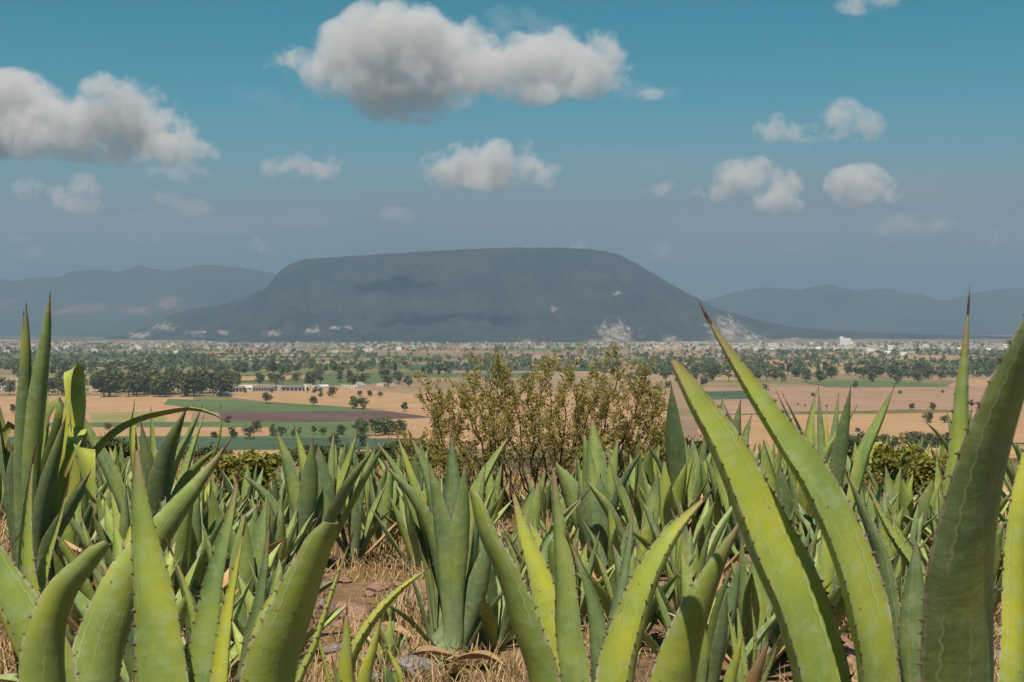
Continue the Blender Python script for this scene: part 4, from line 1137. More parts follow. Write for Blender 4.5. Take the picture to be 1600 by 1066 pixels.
agave_px('giant old agave at the left edge with tall spikes and folded hanging leaves', MIDG, 62, 7.4, [
    ('f', [(41, 478), (41, 540), (38, 600), (35, 680), (34, 760), (38, 850)], 25, Y(.12, 0, .9)),
    ('s', [(37, 490), (35, 560), (34, 640), (36, 720)], 14, Y(.15, .1, .9)),
    ('f', [(78, 462), (73, 520), (65, 580), (56, 650), (49, 720), (48, 820)], 30, Y(.14, 0, 1.0, nref=(-.5, 1, 0))),
    ('b', [(53, 572), (50, 640), (48, 720), (52, 820)], 22, Y(.45, 0, 1.1, cut=.2)),
    ('b', [(74, 600), (70, 670), (62, 740), (60, 830)], 18, Y(.3, 0, .9)),
    ('s', [(111, 668, -.13), (109, 640, -.13), (107, 610, -.12), (108, 587, -.10), (112, 577, -.05), (117, 580, 0), (119, 605, .01), (116, 645, .01), (107, 700, 0), (88, 765), (70, 840)], 34, Y(.6, 0, 1.05, nref=(-.25, 1, 0), arc=(.8, .3, .4), thick=.06, prof=PROF3, nseg=44, label='leaf folded over with a yellow hanging panel')),
    ('s', [(73, 668), (77, 640), (86, 626), (95, 630), (94, 660), (82, 710), (66, 770), (58, 850)], 34, Y(.3, 0, .8, nref=(-.9, .5, 0), arc=(.8, .3, .4), thick=.07, label='leaf folded over with a dark hollow underside')),
    ('s', [(8, 704), (8, 678), (15, 664), (24, 664), (33, 688), (36, 730), (30, 790), (40, 860)], 30, Y(.45, 0, .85, nref=(-.8, -.6, 0), arc=(.8, .35, .5), thick=.07, label='leaf hooked over to the left')),
    ('s', [(150, 806, -.15), (142, 770, -.15), (135, 735, -.14), (131, 709, -.11), (129, 698, -.05), (127, 702, 0), (121, 730, .02), (106, 775, .02), (86, 820), (72, 860)], 47, Y(.6, 0, 1.0, nref=(-.2, 1, 0), arc=(.8, .3, .4), thick=.06, prof=PROF3, nseg=44, label='broad yellow leaf folded and hanging forward')),
    ('s', [(101, 748, -.11), (107, 720, -.11), (115, 690, -.10), (120, 674, -.06), (121, 669, 0), (118, 685, .02), (106, 735, .02), (86, 800), (68, 860)], 38, Y(.6, 0, 1.0, nref=(-.2, 1, 0), arc=(.8, .3, .4), thick=.06, prof=PROF3, nseg=44)),
    ('b', [(353, 657), (330, 647), (302, 640), (268, 645), (215, 659), (175, 683), (140, 725), (105, 790), (75, 850)], 36, Y(.4, 0, .9, arc=(.9, .8, .9), nref=(-.9, -.1, 0), label='long leaf arching far over to the right')),
    ('f', [(102, 655), (90, 710), (72, 780), (60, 850)], 30, Y(.05, 0, .7)),
    ('f', [(20, 700), (16, 770), (30, 850)], 34, Y(.03, 0, .7)),
    ('s', [(-30, 560), (-6, 660), (10, 760), (40, 860)], 34, Y(.1, 0, .85)),
    ('f', [(140, 740), (112, 800), (80, 860)], 34, Y(.05, 0, .75)),
], False, 0.11, 3, 0.5, seed=32, yel=.15, prof=PROF2)
# ------------------------------------------------------------------ smaller agaves in rows behind
def rosette(n, L, seed, yel=0.12, tmax=0.95):
    rnd = random.Random(seed)
    tmax = rnd.uniform(.75, 1.4); yel = rnd.uniform(0.0, .18); n += rnd.randrange(-6, -1); wr = rnd.uniform(.135, .185)
    root = empty('agave', (0, 0, 0))
    B = Vector((0, 0, 0))
    core(root, 0.055, 0.1)
    for i in range(n):
        a = i * 2.39996 + rnd.uniform(-.25, .25)
        k = i / (n - 1)
        tilt = 0.06 + tmax * k ** 1.1 + rnd.uniform(-.08, .1)
        rosette_leaf(root, B, a, tilt, L * rnd.uniform(.82, 1.12) * (1 - 0.18 * k), 0.03 + 0.035 * k, rnd, yel, wr=wr, dry=0.0 if k < .8 else rnd.choice((0, .1, .3, .9)), nseg=16)
    return root

def copy_tree(o, parent=None):
    c = o.copy(); COL.objects.link(c); c.parent = parent
    for ch in o.children: copy_tree(ch, c)
    return c

PRO = [rosette(14 + (i % 3) * 2, 0.78, 300 + i) for i in range(10)]
used = set()
ra = random.Random(31)
def small_agave(px, d, L, label, group, tip=None):
    k = ra.randrange(10)
    src = PRO[k]
    o = src if k not in used else copy_tree(src)
    used.add(k)
    X = (px - 800) / FPX * d
    o.location = (X, d, gz(X, d) - 0.01)
    s = L / 0.78
    o.scale = (s * ra.uniform(.9, 1.1), s * ra.uniform(.9, 1.1), s)
    o.rotation_euler = (ra.uniform(-.08, .08), ra.uniform(-.08, .08), ra.uniform(0, 6.28))
    for ch in o.children:
        if ch.name.startswith('leaf'):
            c = ch.color
            ch.color = (min(1, max(0, c[0] + ra.uniform(-.08, .12))), c[1], min(1.25, c[2] * ra.uniform(.95, 1.2)), 1)
    tag(o, label, 'agave', group)
    return o
def rows(n, x0, x1, d0, d1, l0, l1, label, group):
    pts = []; made = []
    tries = 0
    while len(pts) < n and tries < 4000:
        tries += 1
        px, d = ra.uniform(x0, x1), ra.uniform(d0, d1)
        x = (px - 800) / FPX * d
        if all((x - a) ** 2 + ((d - b) * 0.7) ** 2 > 0.42 ** 2 for a, b in pts):
            pts.append((x, d)); made.append(small_agave(px, d, ra.uniform(l0, l1), label, group))
    rank(made)
rows(12, 300, 460, 9.4, 12.4, .46, .66, 'small agave in the low crowd below the round green shrub', 'small agaves below the round shrub')
rows(12, 520, 680, 9.5, 15, .52, .74, 'slim small agave in the gap between the two large middle agaves', 'small agaves in the middle gap')
rows(9, 640, 920, 10.6, 12.6, .5, .68, 'small agave at the foot of the bush', 'small agaves under the bush')
rows(11, 985, 1150, 10.6, 15, .6, .85, 'agave in the crowd right of the bush behind the leaning leaf', 'agaves crowded right of the bush')
rows(11, 1150, 1290, 10.6, 15, .55, .8, 'agave in the dense row seen between the two leaning leaves', 'agaves between the leaning leaves')
rows(9, 1290, 1400, 10.4, 14, .5, .75, 'agave in the dense row right of the second leaning leaf', 'agaves in the dense right rows')
rows(10, 1340, 1520, 8.0, 11.4, .44, .64, 'agave in the low tangle before the yellow-green shrub', 'agaves before the yellow-green shrub')
rows(7, 1340, 1520, 14.5, 18, .4, .55, 'agave in the row behind the yellow-green shrub', 'agaves behind the yellow-green shrub')
rows(8, 1500, 1640, 8.0, 14, .5, .75, 'agave behind the dark leaf at the right edge', 'agaves at the right edge')
rows(10, -30, 200, 9.5, 16, .55, .8, 'agave behind the giant folded agave', 'agaves behind the giant agave')
rows(10, 110, 300, 6.2, 10.5, .62, .85, 'agave in the thicket of leaves right of the giant agave foot', 'agaves right of the giant agave')
rows(9, 290, 430, 5.6, 9.6, .55, .78, 'agave in the thicket behind the narrow upright lower left leaves', 'agaves behind the lower left plants')
rows(4, 590, 660, 5.8, 8.0, .22, .30, 'tiny agave pup beside the rocks', 'agave pups beside the rocks')
rows(8, 1050, 1240, 6.2, 9.6, .5, .75, 'little agave on the bare ground behind the first leaning leaf', 'little agaves behind the first leaning leaf')
rows(6, 1240, 1420, 6.4, 9.4, .5, .75, 'little agave on the ground behind the second leaning leaf', 'little agaves behind the second leaning leaf')
rows(6, 740, 1000, 7.0, 9.2, .5, .7, 'small agave behind the bottom centre agave', 'small agaves behind the centre agave')
for i, q in enumerate(PRO):
    if i not in used:
        for ch in list(q.children): bpy.data.objects.remove(ch)
        bpy.data.objects.remove(q)

# dry fallen leaves
rd = random.Random(4)
for i, (px, d, a, L, lab) in enumerate([(676, 7.0, 3.3, .34, 'curled grey dry leaf at the left foot of the middle agave'), (742, 6.9, -.4, .36, 'curled dry leaf at the right foot of the middle agave'), (712, 6.7, -1.4, .30, 'curled dry leaf in front of the middle agave foot'),
                                        (612, 7.6, 2.6, .3, 'grey dry leaf lying on the stones'), (150, 4.6, 0.3, .4, 'orange dry leaf on the straw at lower left'), (205, 4.4, -.9, .42, 'brown dry leaf beside the broad upright leaf'), (1020, 4.9, .6, .34, 'brown dry leaf under the bottom centre agave'), (1300, 6.5, 2.8, .32, 'pale dry leaf on the ground behind the leaning leaves'), (1250, 7.4, .5, .3, 'small dry leaf farther back behind the leaning leaves')]):
    X = (px - 800) / FPX * d
    root = empty('fallen_leaf', (X, d, gz(X, d)))
    tag(root, lab, 'leaf', 'dry leaves on the ground')
    u = Vector((math.cos(a), math.sin(a), 0)); B = root.location
    pts = [B + u * (-L * .5) + Vector((0, 0, .03)), B + u * (-L * .15) + Vector((0, 0, .06)), B + u * (L * .2) + Vector((0, 0, .07)), B + u * (L * .5) + Vector((0, 0, rd.uniform(.02, .14)))]
    make_leaf(root, pts, L * .28, (0, 0, 1), 900 + i, nseg=14, nac=6, arc=(.6, 1.1, 1.3), thick=.06, col=(.3, 1.0, rd.uniform(.7, 1.05)), spine=.02, twist=rd.uniform(-.8, .8), name='blade')

# ------------------------------------------------------------------ the thorny bush in the middle
M_TWIG = mat_plain('bush_twig', (0.045, 0.030, 0.022), (0.11, 0.08, 0.06), 20, 0.9, 0.1, 0.004)
M_BUSHLEAF = mat_foliage('bush_leaflets', (0.32, 0.335, 0.05), (0.60, 0.57, 0.12), 0.5)
M_SHRUB = mat_foliage('shrub_leaves', (0.09, 0.12, 0.018), (0.36, 0.33, 0.05), 0.35)
M_SHRUBD = mat_foliage('dark_shrub_leaves', (0.03, 0.045, 0.014), (0.10, 0.10, 0.035), 0.2)

def leaflets(points, dirs, rs, ln, wd):
    n = len(points)
    P = np.array(points); D = np.array(dirs)
    D = D + 0.8 * rs.randn(n, 3); D /= np.linalg.norm(D, axis=1)[:, None]
    r = rs.randn(n, 3); t = np.cross(D, r); t /= np.linalg.norm(t, axis=1)[:, None]
    L = (ln * (0.6 + 0.8 * rs.rand(n)))[:, None]; w = (wd * (0.7 + 0.6 * rs.rand(n)))[:, None]
    nr = np.cross(D, t)
    v = np.stack([P, P + D * L * .5 + t * w + nr * w * .3, P + D * L - nr * w * .4, P + D * L * .5 - t * w + nr * w * .3], 1).reshape(-1, 3)
    return v, np.arange(4 * n).reshape(-1, 4), np.repeat(rs.rand(n), 4)

def bush(label, cx, d, stems, seed, ln=0.034, wd=0.0075, mat=None, per=68, base_w=0.22):
    rnd = random.Random(seed); rs = np.random.RandomState(seed)
    X = (cx - 800) / FPX * d
    root = empty('bush', (X, d, gz(X, d)))
    tag(root, label, 'bush')
    org = root.location
    PT = []; DR = []
    for (tx, ty, dy) in stems:
        tip = at(tx, ty, d + dy) - org
        f = Vector((rnd.uniform(-base_w, base_w) + tip.x * .38, rnd.uniform(-.25, .25), -0.05))
        V = []; F = []
        def add(path, r0, r1, n=5):
            v, fc = tube(path, r0, r1, n); b = len(V); V.extend(v); F.extend([tuple(i + b for i in q) for q in fc])
        N = 9
        path = []
        for k in range(N + 1):
            t = k / N
            q = f.lerp(tip, t)
            q += Vector((tip.x * 0.10 * math.sin(t * 3.14), 0, 0.05 * math.sin(t * 3.14) * abs(tip.x)))
            if k: q += Vector((rnd.uniform(-.04, .04), rnd.uniform(-.05, .05), rnd.uniform(-.02, .02)))
            path.append(q)
        add(path, rnd.uniform(.011, .019), .0022)
        for k in range(2, N):
            for rep in range(rnd.choice((1, 2, 2))):
                p = path[k].lerp(path[k + 1], rnd.random()) if k < N else path[k]
                tdir = (path[k + 1] - path[k]).normalized()
                sd = (tdir * .5 + Vector((rnd.uniform(-1, 1), rnd.uniform(-1, 1), rnd.uniform(-.1, .8)))).normalized()
                Ls = rnd.uniform(.2, .56) * (1.1 - .5 * k / N)
                sub = [p]
                dd = sd.copy()
                for j in range(4):
                    dd = (dd + Vector((rnd.uniform(-.3, .3), rnd.uniform(-.3, .3), rnd.uniform(-.1, .3)))).normalized()
                    sub.append(sub[-1] + dd * Ls / 4)
                add(sub, .0045, .0012, 4)
                for j in range(1, 5):
                    for r_ in range(rnd.choice((1, 2))):
                        td = (dd + Vector((rnd.uniform(-1, 1), rnd.uniform(-1, 1), rnd.uniform(-.5, .8)))).normalized()
                        e = sub[j] + td * rnd.uniform(.05, .12)
                        add([sub[j], sub[j].lerp(e, .5) + Vector((0, 0, .01)), e], .0016, .0008, 3)
                        hh = (sub[j].z) / max(.3, tip.z)
                        dens = per * min(1.0, max(0.10, (hh - .2) * 1.6)) * rnd.choice((.25, .6, 1, 1.3))
                        for m in range(int(dens * .25)):
                            q = sub[j].lerp(e, rnd.random()) + Vector((rnd.gauss(0, .014), rnd.gauss(0, .014), rnd.gauss(0, .014)))
                            PT.append(tuple(q)); DR.append(tuple(td))
        # leafy tip
        for m in range(int(per * .5)):
            t = rnd.uniform(.7, 1.0); i = min(N - 1, int(t * N))
            q = path[i].lerp(path[i + 1], t * N - i) + Vector((rnd.gauss(0, .015),) * 3)
            PT.append(tuple(q)); DR.append(tuple((path[i + 1] - path[i]).normalized()))
        obj('stem', mesh_np('stem', V, F, [M_TWIG], True), root)
    v, fc, sh = leaflets(PT, DR, rs, ln, wd)
    o = obj('foliage', mesh_np('foliage', v, fc, [mat or M_BUSHLEAF], False, {'shade': ('POINT', 'FLOAT', sh)}), root)
    o['kind'] = 'stuff'
    return root
rb_ = random.Random(3)
stems = [(x_, y_ + max(0, (600 - y_)) * .45 + rb_.uniform(-16, 26) + max(0, abs(x_ - 845) - 120) * .45, q_) for x_, y_, q_ in [(672, 622, .2), (690, 602, .3), (705, 640, -.4), (722, 596, 0), (735, 572, .3), (742, 640, -.5), (762, 590, -.3), (775, 560, .1), (790, 600, .5), (800, 578, -.4), (815, 552, .1), (826, 600, -.5), (850, 538, .2),
         (858, 572, -.2), (872, 610, -.6), (885, 556, .3), (900, 580, -.3), (918, 560, .1), (930, 600, -.5), (944, 572, .4), (958, 590, -.2), (970, 560, .2), (985, 610, -.4), (1012, 526, .1), (1002, 580, .3), (1022, 600, 0), (1036, 625, .2), (1045, 655, -.1), (1030, 570, .4), (690, 668, -.3), (1020, 660, -.4), (700, 690, -.5), (960, 660, -.6), (780, 660, -.6), (880, 670, -.7), (655, 650, .1), (636, 668, 0), (672, 600, .2)]]
bush('tall sparse olive-yellow thorn bush standing in the middle before the valley', 838, 13.2, stems, 41)

def shrub(label, cx, d, w, h, seed, mat, n=5200, leaf=0.022, name='shrub'):
    rs = np.random.RandomState(seed); rnd = random.Random(seed)
    X = (cx - 800) / FPX * d
    root = empty(name, (X, d, gz(X, d)))
    tag(root, label, 'shrub')
    V = []; F = []
    for k in range(12):
        a = rnd.uniform(0, 6.28); r = rnd.uniform(.2, .42) * w
        e = Vector((math.cos(a) * r, math.sin(a) * r, h * rnd.uniform(.55, .9)))
        vv, ff = tube([(0, 0, -.05), (e.x * .35 + rnd.uniform(-.03, .03), e.y * .35, e.z * .5), e], .012 * h, .003, 5)
        b = len(V); V += vv; F += [tuple(i + b for i in q) for q in ff]
    obj('branches', mesh_np('branches', V, F, [M_TWIG], True), root)['kind'] = 'stuff'
    v, f, s = crown_np(rs, h, w, 30, n, leaf, 0.08, ragged=True)
    o = obj('foliage', mesh_np('foliage', v, f, [mat], False, {'shade': ('POINT', 'FLOAT', s)}), root)
    o['kind'] = 'stuff'
    return root
shrub('round yellow-green shrub behind the small agaves left of centre', 390, 13.6, .85, .62, 51, M_SHRUB, 6500, .03)
shrub('bright yellow-green shrub among the agaves at the right', 1432, 12.6, .85, .74, 52, M_SHRUB, 6500, .02)
shrub('brighter second clump of the right yellow-green shrub, lower and to its left', 1385, 12.2, .5, .5, 58, M_SHRUB, 3000, .018)
shrub('dark green shrub on the slope left of the bush', 560, 42, 2.6, .6, 53, M_SHRUBD, 5200, .075)
shrub('dark shrub touching the left foot of the bush', 628, 36, 1.7, .6, 54, M_SHRUBD, 5200, .06)
shrub('dark shrub on the slope right of the leaning leaf', 1085, 30, 1.4, .4, 55, M_SHRUBD, 4200, .05)
shrub('dark green shrub behind the small right agaves', 1345, 32, 1.6, .4, 56, M_SHRUBD, 4200, .055)
shrub('brownish dark shrub behind the giant left agave', 165, 30, 1.7, .4, 57, M_SHRUBD, 4200, .05)
shrub('low dark shrub on the slope between the round shrub and the bush', 500, 21, 1.5, .24, 59, M_SHRUBD, 5000, .03)
shrub('second low dark shrub closer to the left foot of the bush', 640, 19, 1.2, .26, 60, M_SHRUBD, 5000, .03)
shrub('low olive shrub behind the giant agave', 110, 19, 1.4, .26, 61, M_SHRUBD, 4000, .03)
shrub('low dark shrub at the slope edge left of the round shrub', 300, 20, 1.5, .22, 62, M_SHRUBD, 5000, .03)

# ------------------------------------------------------------------ straw, weeds, stones
def mat_straw():
    s = NT('dry_straw')
    a = s.n('Attribute', attribute_name='shade')
    c = s.ramp(a.outputs['Fac'], [(0, (0.20, 0.115, 0.06)), (.35, (0.40, 0.27, 0.125)), (.8, (0.48, 0.355, 0.185)), (.9, (0.22, 0.24, 0.06)), (1, (0.16, 0.21, 0.05))])
    return s.bsdf(c, 0.8, 0.15)
def straw(n, seed):
    rs = np.random.RandomState(seed)
    d = 3.2 + (rs.rand(n) ** 1.2) * 15
    px = rs.uniform(-150, 1750, n)
    x = (px - 800) / FPX * d; y = d
    m = fbm(x / 0.55 + 31, y / 0.55 + 7, 3)
    keep = rs.rand(n) < np.clip((m - 0.33) * 4.2, 0.05, 1)
    x, y, m = x[keep], y[keep], m[keep]
    # pull into tufts
    k = len(x)
    tx = np.round(x / .11) * .11 + rs.randn(k) * .022; ty = np.round(y / .11) * .11 + rs.randn(k) * .022
    sel = rs.rand(k) < .55
    x = np.where(sel, tx, x); y = np.where(sel, ty, y)
    z = gz_arr(x, y) - 0.01
    a = rs.rand(k) * 6.283; tilt = np.where(rs.rand(k) < .35, rs.uniform(.9, 1.5, k), rs.uniform(.05, .8, k))
    L = rs.uniform(.06, .26, k) * (1 + np.clip(y - 9, 0, 20) * .03) * np.clip(m * 2, .5, 1.3); w = rs.uniform(.0012, .0028, k) * (1 + y / 14)
    D = np.stack([np.cos(a) * np.sin(tilt), np.sin(a) * np.sin(tilt), np.cos(tilt)], 1)
    D2 = D + np.stack([np.cos(a), np.sin(a), -np.ones(k)], 1) * rs.uniform(0, .5, k)[:, None]
    D2 /= np.linalg.norm(D2, axis=1)[:, None]
    T = np.stack([-np.sin(a + rs.randn(k) * .6), np.cos(a), np.zeros(k)], 1)
    B = np.stack([x, y, z], 1)
    M = B + D * (L * .55)[:, None]; E = M + D2 * (L * .45)[:, None]
    W = T * w[:, None]
    v = np.stack([B - W, B + W, M + W * .8, M - W * .8, E], 1).reshape(-1, 3)
    i = np.arange(k)[:, None] * 5
    f = np.concatenate([i + np.array([0, 1, 2]), i + np.array([0, 2, 3]), i + np.array([3, 2, 4])], 0)
    sh = np.repeat(np.clip(rs.beta(2, 2, k) * .85 + (rs.rand(k) < .07) * .4, 0, 1), 5)
    o = obj('dry_grass', mesh_np('dry_grass', v, f, [mat_straw()], False, {'shade': ('POINT', 'FLOAT', sh)}))
    tag(o, 'pale dry straw covering the ground between the agaves', 'grass', kind='stuff')
straw(170000, 12)

M_STONE = mat_plain('reddish_stone', (0.19, 0.105, 0.075), (0.37, 0.235, 0.165), 9, 0.95, 0.1, 0.02)
M_STONE2 = mat_plain('grey_stone', (0.14, 0.12, 0.11), (0.33, 0.29, 0.26), 11, 0.95, 0.1, 0.02)
SM = []
for k in range(7):
    bm = bmesh.new(); bmesh.ops.create_icosphere(bm, subdivisions=3, radius=1.0)
    of = Vector((k * 7.1, k * 3.3, 0))
    for v_ in bm.verts:
        p = v_.co.copy()
        q = 1 + 0.55 * mnoise.noise(p * 0.9 + of) + .16 * mnoise.noise(p * 2.6 + of)
        for ax in range(5):      # chipped facets
            nrm = mnoise.random_unit_vector() if False else Vector((math.sin(k * 3 + ax * 2.1), math.cos(k * 1.7 + ax * 3.3), math.sin(ax * 1.3 + k))).normalized()
            dd = p.dot(nrm) * q
            if dd > .72: q *= .72 / dd
        v_.co = p * q * 1.0
        v_.co.z *= .62
    me = bpy.data.meshes.new('rock'); bm.to_mesh(me); bm.free()
    me.materials.append(M_STONE if k % 4 else M_STONE2)
    me.polygons.foreach_set('use_smooth', [True] * len(me.polygons)); me.set_sharp_from_angle(angle=math.radians(35))
    SM.append(me)
rk = random.Random(6)
def stone(px, d, r, label, group=None):
    X = (px - 800) / FPX * d
    o = obj('rock', rk.choice(SM)); o.location = (X, d, gz(X, d) + r * .12)
    o.scale = (r * rk.uniform(.8, 1.3), r * rk.uniform(.8, 1.2), r * rk.uniform(.8, 1.1)); o.rotation_euler = (rk.uniform(-.3, .3), rk.uniform(-.3, .3), rk.uniform(0, 6.28))
    tag(o, label, 'rock', group)
    return o
stone(556, 8.2, .14, 'large rust-coloured rock in the bare gap at bottom centre left')
stone(585, 7.6, .17, 'flat grey-brown rock beside the long yellow leaf')
stone(527, 7.3, .10, 'pale lichen-spotted rock at the edge of the thick blunt leaf')
stone(648, 6.9, .14, 'brown rock at the left foot of the tall middle agave')
stone(1298, 7.0, .19, 'smooth orange rock behind the second leaning leaf')
stone(1130, 7.8, .16, 'orange-brown rock behind the bottom centre agave')
stone(672, 8.9, .13, 'dark rock in the shade left of the middle agave')
stone(150, 5.8, .12, 'brown rock in the straw at lower left')
for g, x0, x1, d0, d1, n, lab in (('stones in the bare gap', 500, 680, 5.6, 10, 30, 'small stone scattered in the bare gap left of the middle agave'),
                               ('stones behind the leaning leaves', 1040, 1330, 5.6, 10, 24, 'small stone scattered behind the leaning leaves'),
                               ('stones at lower left', 60, 420, 4.6, 9, 22, 'small stone in the straw behind the lower left plants'),
                               ('stones under the centre plants', 740, 1040, 6.0, 11, 18, 'small stone on the ground behind the bottom centre agave'),
                               ('stones at lower right', 1330, 1620, 5.5, 10, 12, 'small stone on the ground at lower right')):
    made = [stone(rk.uniform(x0, x1), rk.uniform(d0, d1), rk.uniform(.03, .085), lab, g) for i in range(n)]
    rank(made)

# yellow-capped posts of bent old leaves at the right
def stump(px, py, d, h, label):
    """old agave leaf bent over so that its yellow inner face shows on top"""
    X = (px - 800) / FPX * d
    root = empty('agave', (X, d, gz(X, d)))
    tag(root, label, 'agave', 'agaves with bent yellow-topped leaves')
    core(root, .05, .1)
    B = root.location
    top = at(px, py, d)
    r_ = random.Random(int(px))
    for s_, k in ((-1, 1.0), (1, .8)):
        pts = [B + Vector((.04 * s_, 0, .02)), B.lerp(top, .55) + Vector((.05 * s_, 0, 0)), top + Vector((.045 * s_, 0.01, -.06)), top + Vector((.02 * s_, -.01, 0.0)), top + Vector((-.04 * s_, -.05, -.03)), top + Vector((-.06 * s_, -.09, -.18 * k))]
        make_leaf(root, pts, .13, (-s_ * .4, 1, 0), int(px) + s_, nseg=30, nac=6, arc=(.8, .4, .5), thick=.08, col=(.85, .1, 1.1), spine=.02, prof=PROF2)
    for k in range(6): rosette_leaf(root, B, r_.uniform(0, 6.28), r_.uniform(.2, .7), h * r_.uniform(.7, 1), .05, r_, .1)
stump(1375, 698, 14.5, .45, 'agave with a bent leaf showing a bright orange-yellow top near the shrub')
stump(1421, 702, 16.5, .45, 'agave with a bent pale yellow leaf top beside the yellow-green shrub')
stump(1366, 722, 13.6, .4, 'agave with a pale folded leaf low between two bent neighbours')
# ------------------------------------------------------------------ clouds
def mat_cloud(name, dens, u, puffs, nsc, amp, seed):
    """vapour gathered round the puffs (local coordinates in photo pixels), torn by noise"""
    s = NT(name)
    co = s.scale(s.objco(), (1 / u, 1 / u, 1 / u))
    F = None
    for (c, r, sq) in puffs:
        sb = s.n('VectorMath', operation='SUBTRACT'); s.t.links.new(co, sb.inputs[0]); sb.inputs[1].default_value = c
        ln = s.n('VectorMath', operation='LENGTH'); s.t.links.new(s.scale(sb.outputs[0], (1 / r, 1 / (r * .95), 1 / (r * sq))), ln.inputs[0])
        f = s.math('MULTIPLY', s.math('SUBTRACT', 1.0, ln.outputs['Value']), r / 40.0)
        F = f if F is None else s.math('SMOOTH_MAX', F, f, 0.25)
    of = s.n('VectorMath', operation='ADD'); s.t.links.new(co, of.inputs[0]); of.inputs[1].default_value = (seed, seed * 2.3, seed * .7)
    n = s.noise(of.outputs[0], nsc, 4, 0.72)
    n2 = s.noise(of.outputs[0], nsc * 0.36, 2, 0.5)
    D = s.math('ADD', s.math('SUBTRACT', F, 0.26), s.math('MULTIPLY', s.math('SUBTRACT', n, 0.5), amp))
    D = s.math('ADD', D, s.math('MULTIPLY', s.math('SUBTRACT', n2, 0.50), amp * 0.45))
    d = s.math('MULTIPLY', s.math('MULTIPLY', s.sstep(D, 0.0, 0.8), s.sstep(F, -0.02, 0.16)), dens)
    pv = s.n('VolumePrincipled')
    pv.inputs['Color'].default_value = (1.0, 0.955, 0.945, 1)
    pv.inputs['Anisotropy'].default_value = 0.0
    s.t.links.new(d, pv.inputs['Density'])
    s.t.links.new(pv.outputs[0], s.out.inputs[1])
    s.m.cycles.volume_step_rate = 0.28
    return s.m

def cloud(label, d, puffs, dens, rnd, nsc, amp):
    """puffs: (px, py, r_px[, squash]) at distance d; one closed skin round them, filled with vapour"""
    u = d / FPX
    bm = bmesh.new()
    cx = sum(p[0] for p in puffs) / len(puffs); base = max(p[1] + p[2] * 0.55 for p in puffs)
    org = at(cx, base, d)
    loc = []
    for p in puffs:
        px, py, r = p[:3]
        r = r * 1.42
        sq = p[3] if len(p) > 3 else 0.8
        c = (at(px, py, d) - org) / u
        c.y += rnd.uniform(-0.5, 0.5) * r
        loc.append((tuple(c), r, sq))
        m = Matrix.Translation(c) @ Matrix.Diagonal((r, r * 0.95, r * sq, 1))
        bmesh.ops.create_icosphere(bm, subdivisions=3, radius=1.02, matrix=m)
    me = bpy.data.meshes.new('cloud'); bm.to_mesh(me); bm.free()
    o = obj('cloud', me)
    md = o.modifiers.new('skin', 'REMESH'); md.mode = 'VOXEL'; md.voxel_size = 4.0
    dg = bpy.context.evaluated_depsgraph_get()
    me2 = bpy.data.meshes.new_from_object(o.evaluated_get(dg))
    o.modifiers.clear(); o.data = me2; bpy.data.meshes.remove(me)
    me2.name = 'cloud'
    me2.transform(Matrix.Scale(u, 4))
    o.location = org
    me2.materials.clear(); me2.materials.append(mat_cloud('cloud_vapour', dens, u, loc, nsc, amp, rnd.uniform(0, 900)))
    tag(o, label, 'cloud', 'clouds over the valley')
    return o

rc = random.Random(21)
def CL(label, d, puffs, k=1.0, ns=0.020, amp=5.5):
    u = d / FPX
    cloud(label, d, puffs, k * 0.034 / u, rc, ns, amp)

CL('huge billowing cumulus cloud high above the mesa', 8200, [(460, 108, 34), (505, 108, 44), (556, 88, 60), (604, 66, 64), (652, 58, 60), (694, 84, 68), (600, 122, 62), (664, 126, 64), (730, 112, 56), (560, 136, 42), (640, 150, 42, .5), (706, 148, 44, .5), (768, 130, 40), (810, 98, 40), (868, 96, 56), (926, 104, 54), (968, 124, 32), (830, 150, 34, .5), (1012, 142, 24, .4)], 0.75)
CL('large sunlit cumulus cloud at the left edge of the sky', 11000, [(-30, 180, 70), (20, 175, 66), (70, 205, 50), (110, 220, 46, .7), (160, 190, 56), (196, 176, 56), (228, 200, 54), (180, 232, 44, .6), (250, 232, 44, .6), (296, 240, 36, .6)])
CL('rounded white cumulus cloud just above the mesa top', 13000, [(694, 262, 34), (730, 256, 34), (775, 258, 42), (820, 258, 40), (850, 272, 32, .7), (760, 280, 34, .5)])
CL('small pale cumulus cloud between the large left cloud and the mesa cloud', 14000, [(432, 262, 24), (462, 256, 28), (500, 258, 28), (524, 266, 22)], 0.7)
CL('grey flat cloud hanging alone in the upper right sky', 11000, [(1215, 200, 30, .7), (1255, 206, 34, .6), (1310, 188, 38), (1345, 198, 32, .7)], 0.6)
CL('bright domed cumulus cloud with a long tail on its left', 13500, [(1020, 300, 18, .6), (1050, 296, 20, .6), (1085, 302, 18, .6), (1145, 290, 36), (1180, 286, 42), (1215, 296, 36), (1190, 316, 34, .5), (1245, 318, 26, .5)])
CL('bright domed cumulus cloud standing right of its larger twin', 14500, [(1325, 288, 30), (1355, 288, 34), (1378, 300, 24), (1330, 312, 24, .5)])
CL('low flat cloud with a bright top at the left under the large cloud', 16000, [(50, 300, 28, .7), (85, 302, 32, .6), (130, 292, 26, .7), (110, 322, 40, .35)], 0.7)
CL('faint thin cloud near the horizon above the left mountains', 18000, [(225, 322, 26, .6), (260, 316, 28, .6), (300, 326, 28, .5)], 0.35)
CL('small pink cloud resting just left of the mesa rim', 20000, [(412, 386, 20, .7), (438, 384, 22, .7), (462, 388, 18, .6)], 0.5)
CL('small pink cloud peeping over the mesa top', 20500, [(895, 384, 20, .7), (918, 382, 22, .7), (936, 386, 16)], 0.5)
CL('small pink cloud low over the right shoulder of the mesa', 21000, [(1005, 390, 20, .7), (1025, 392, 20, .6)], 0.45)
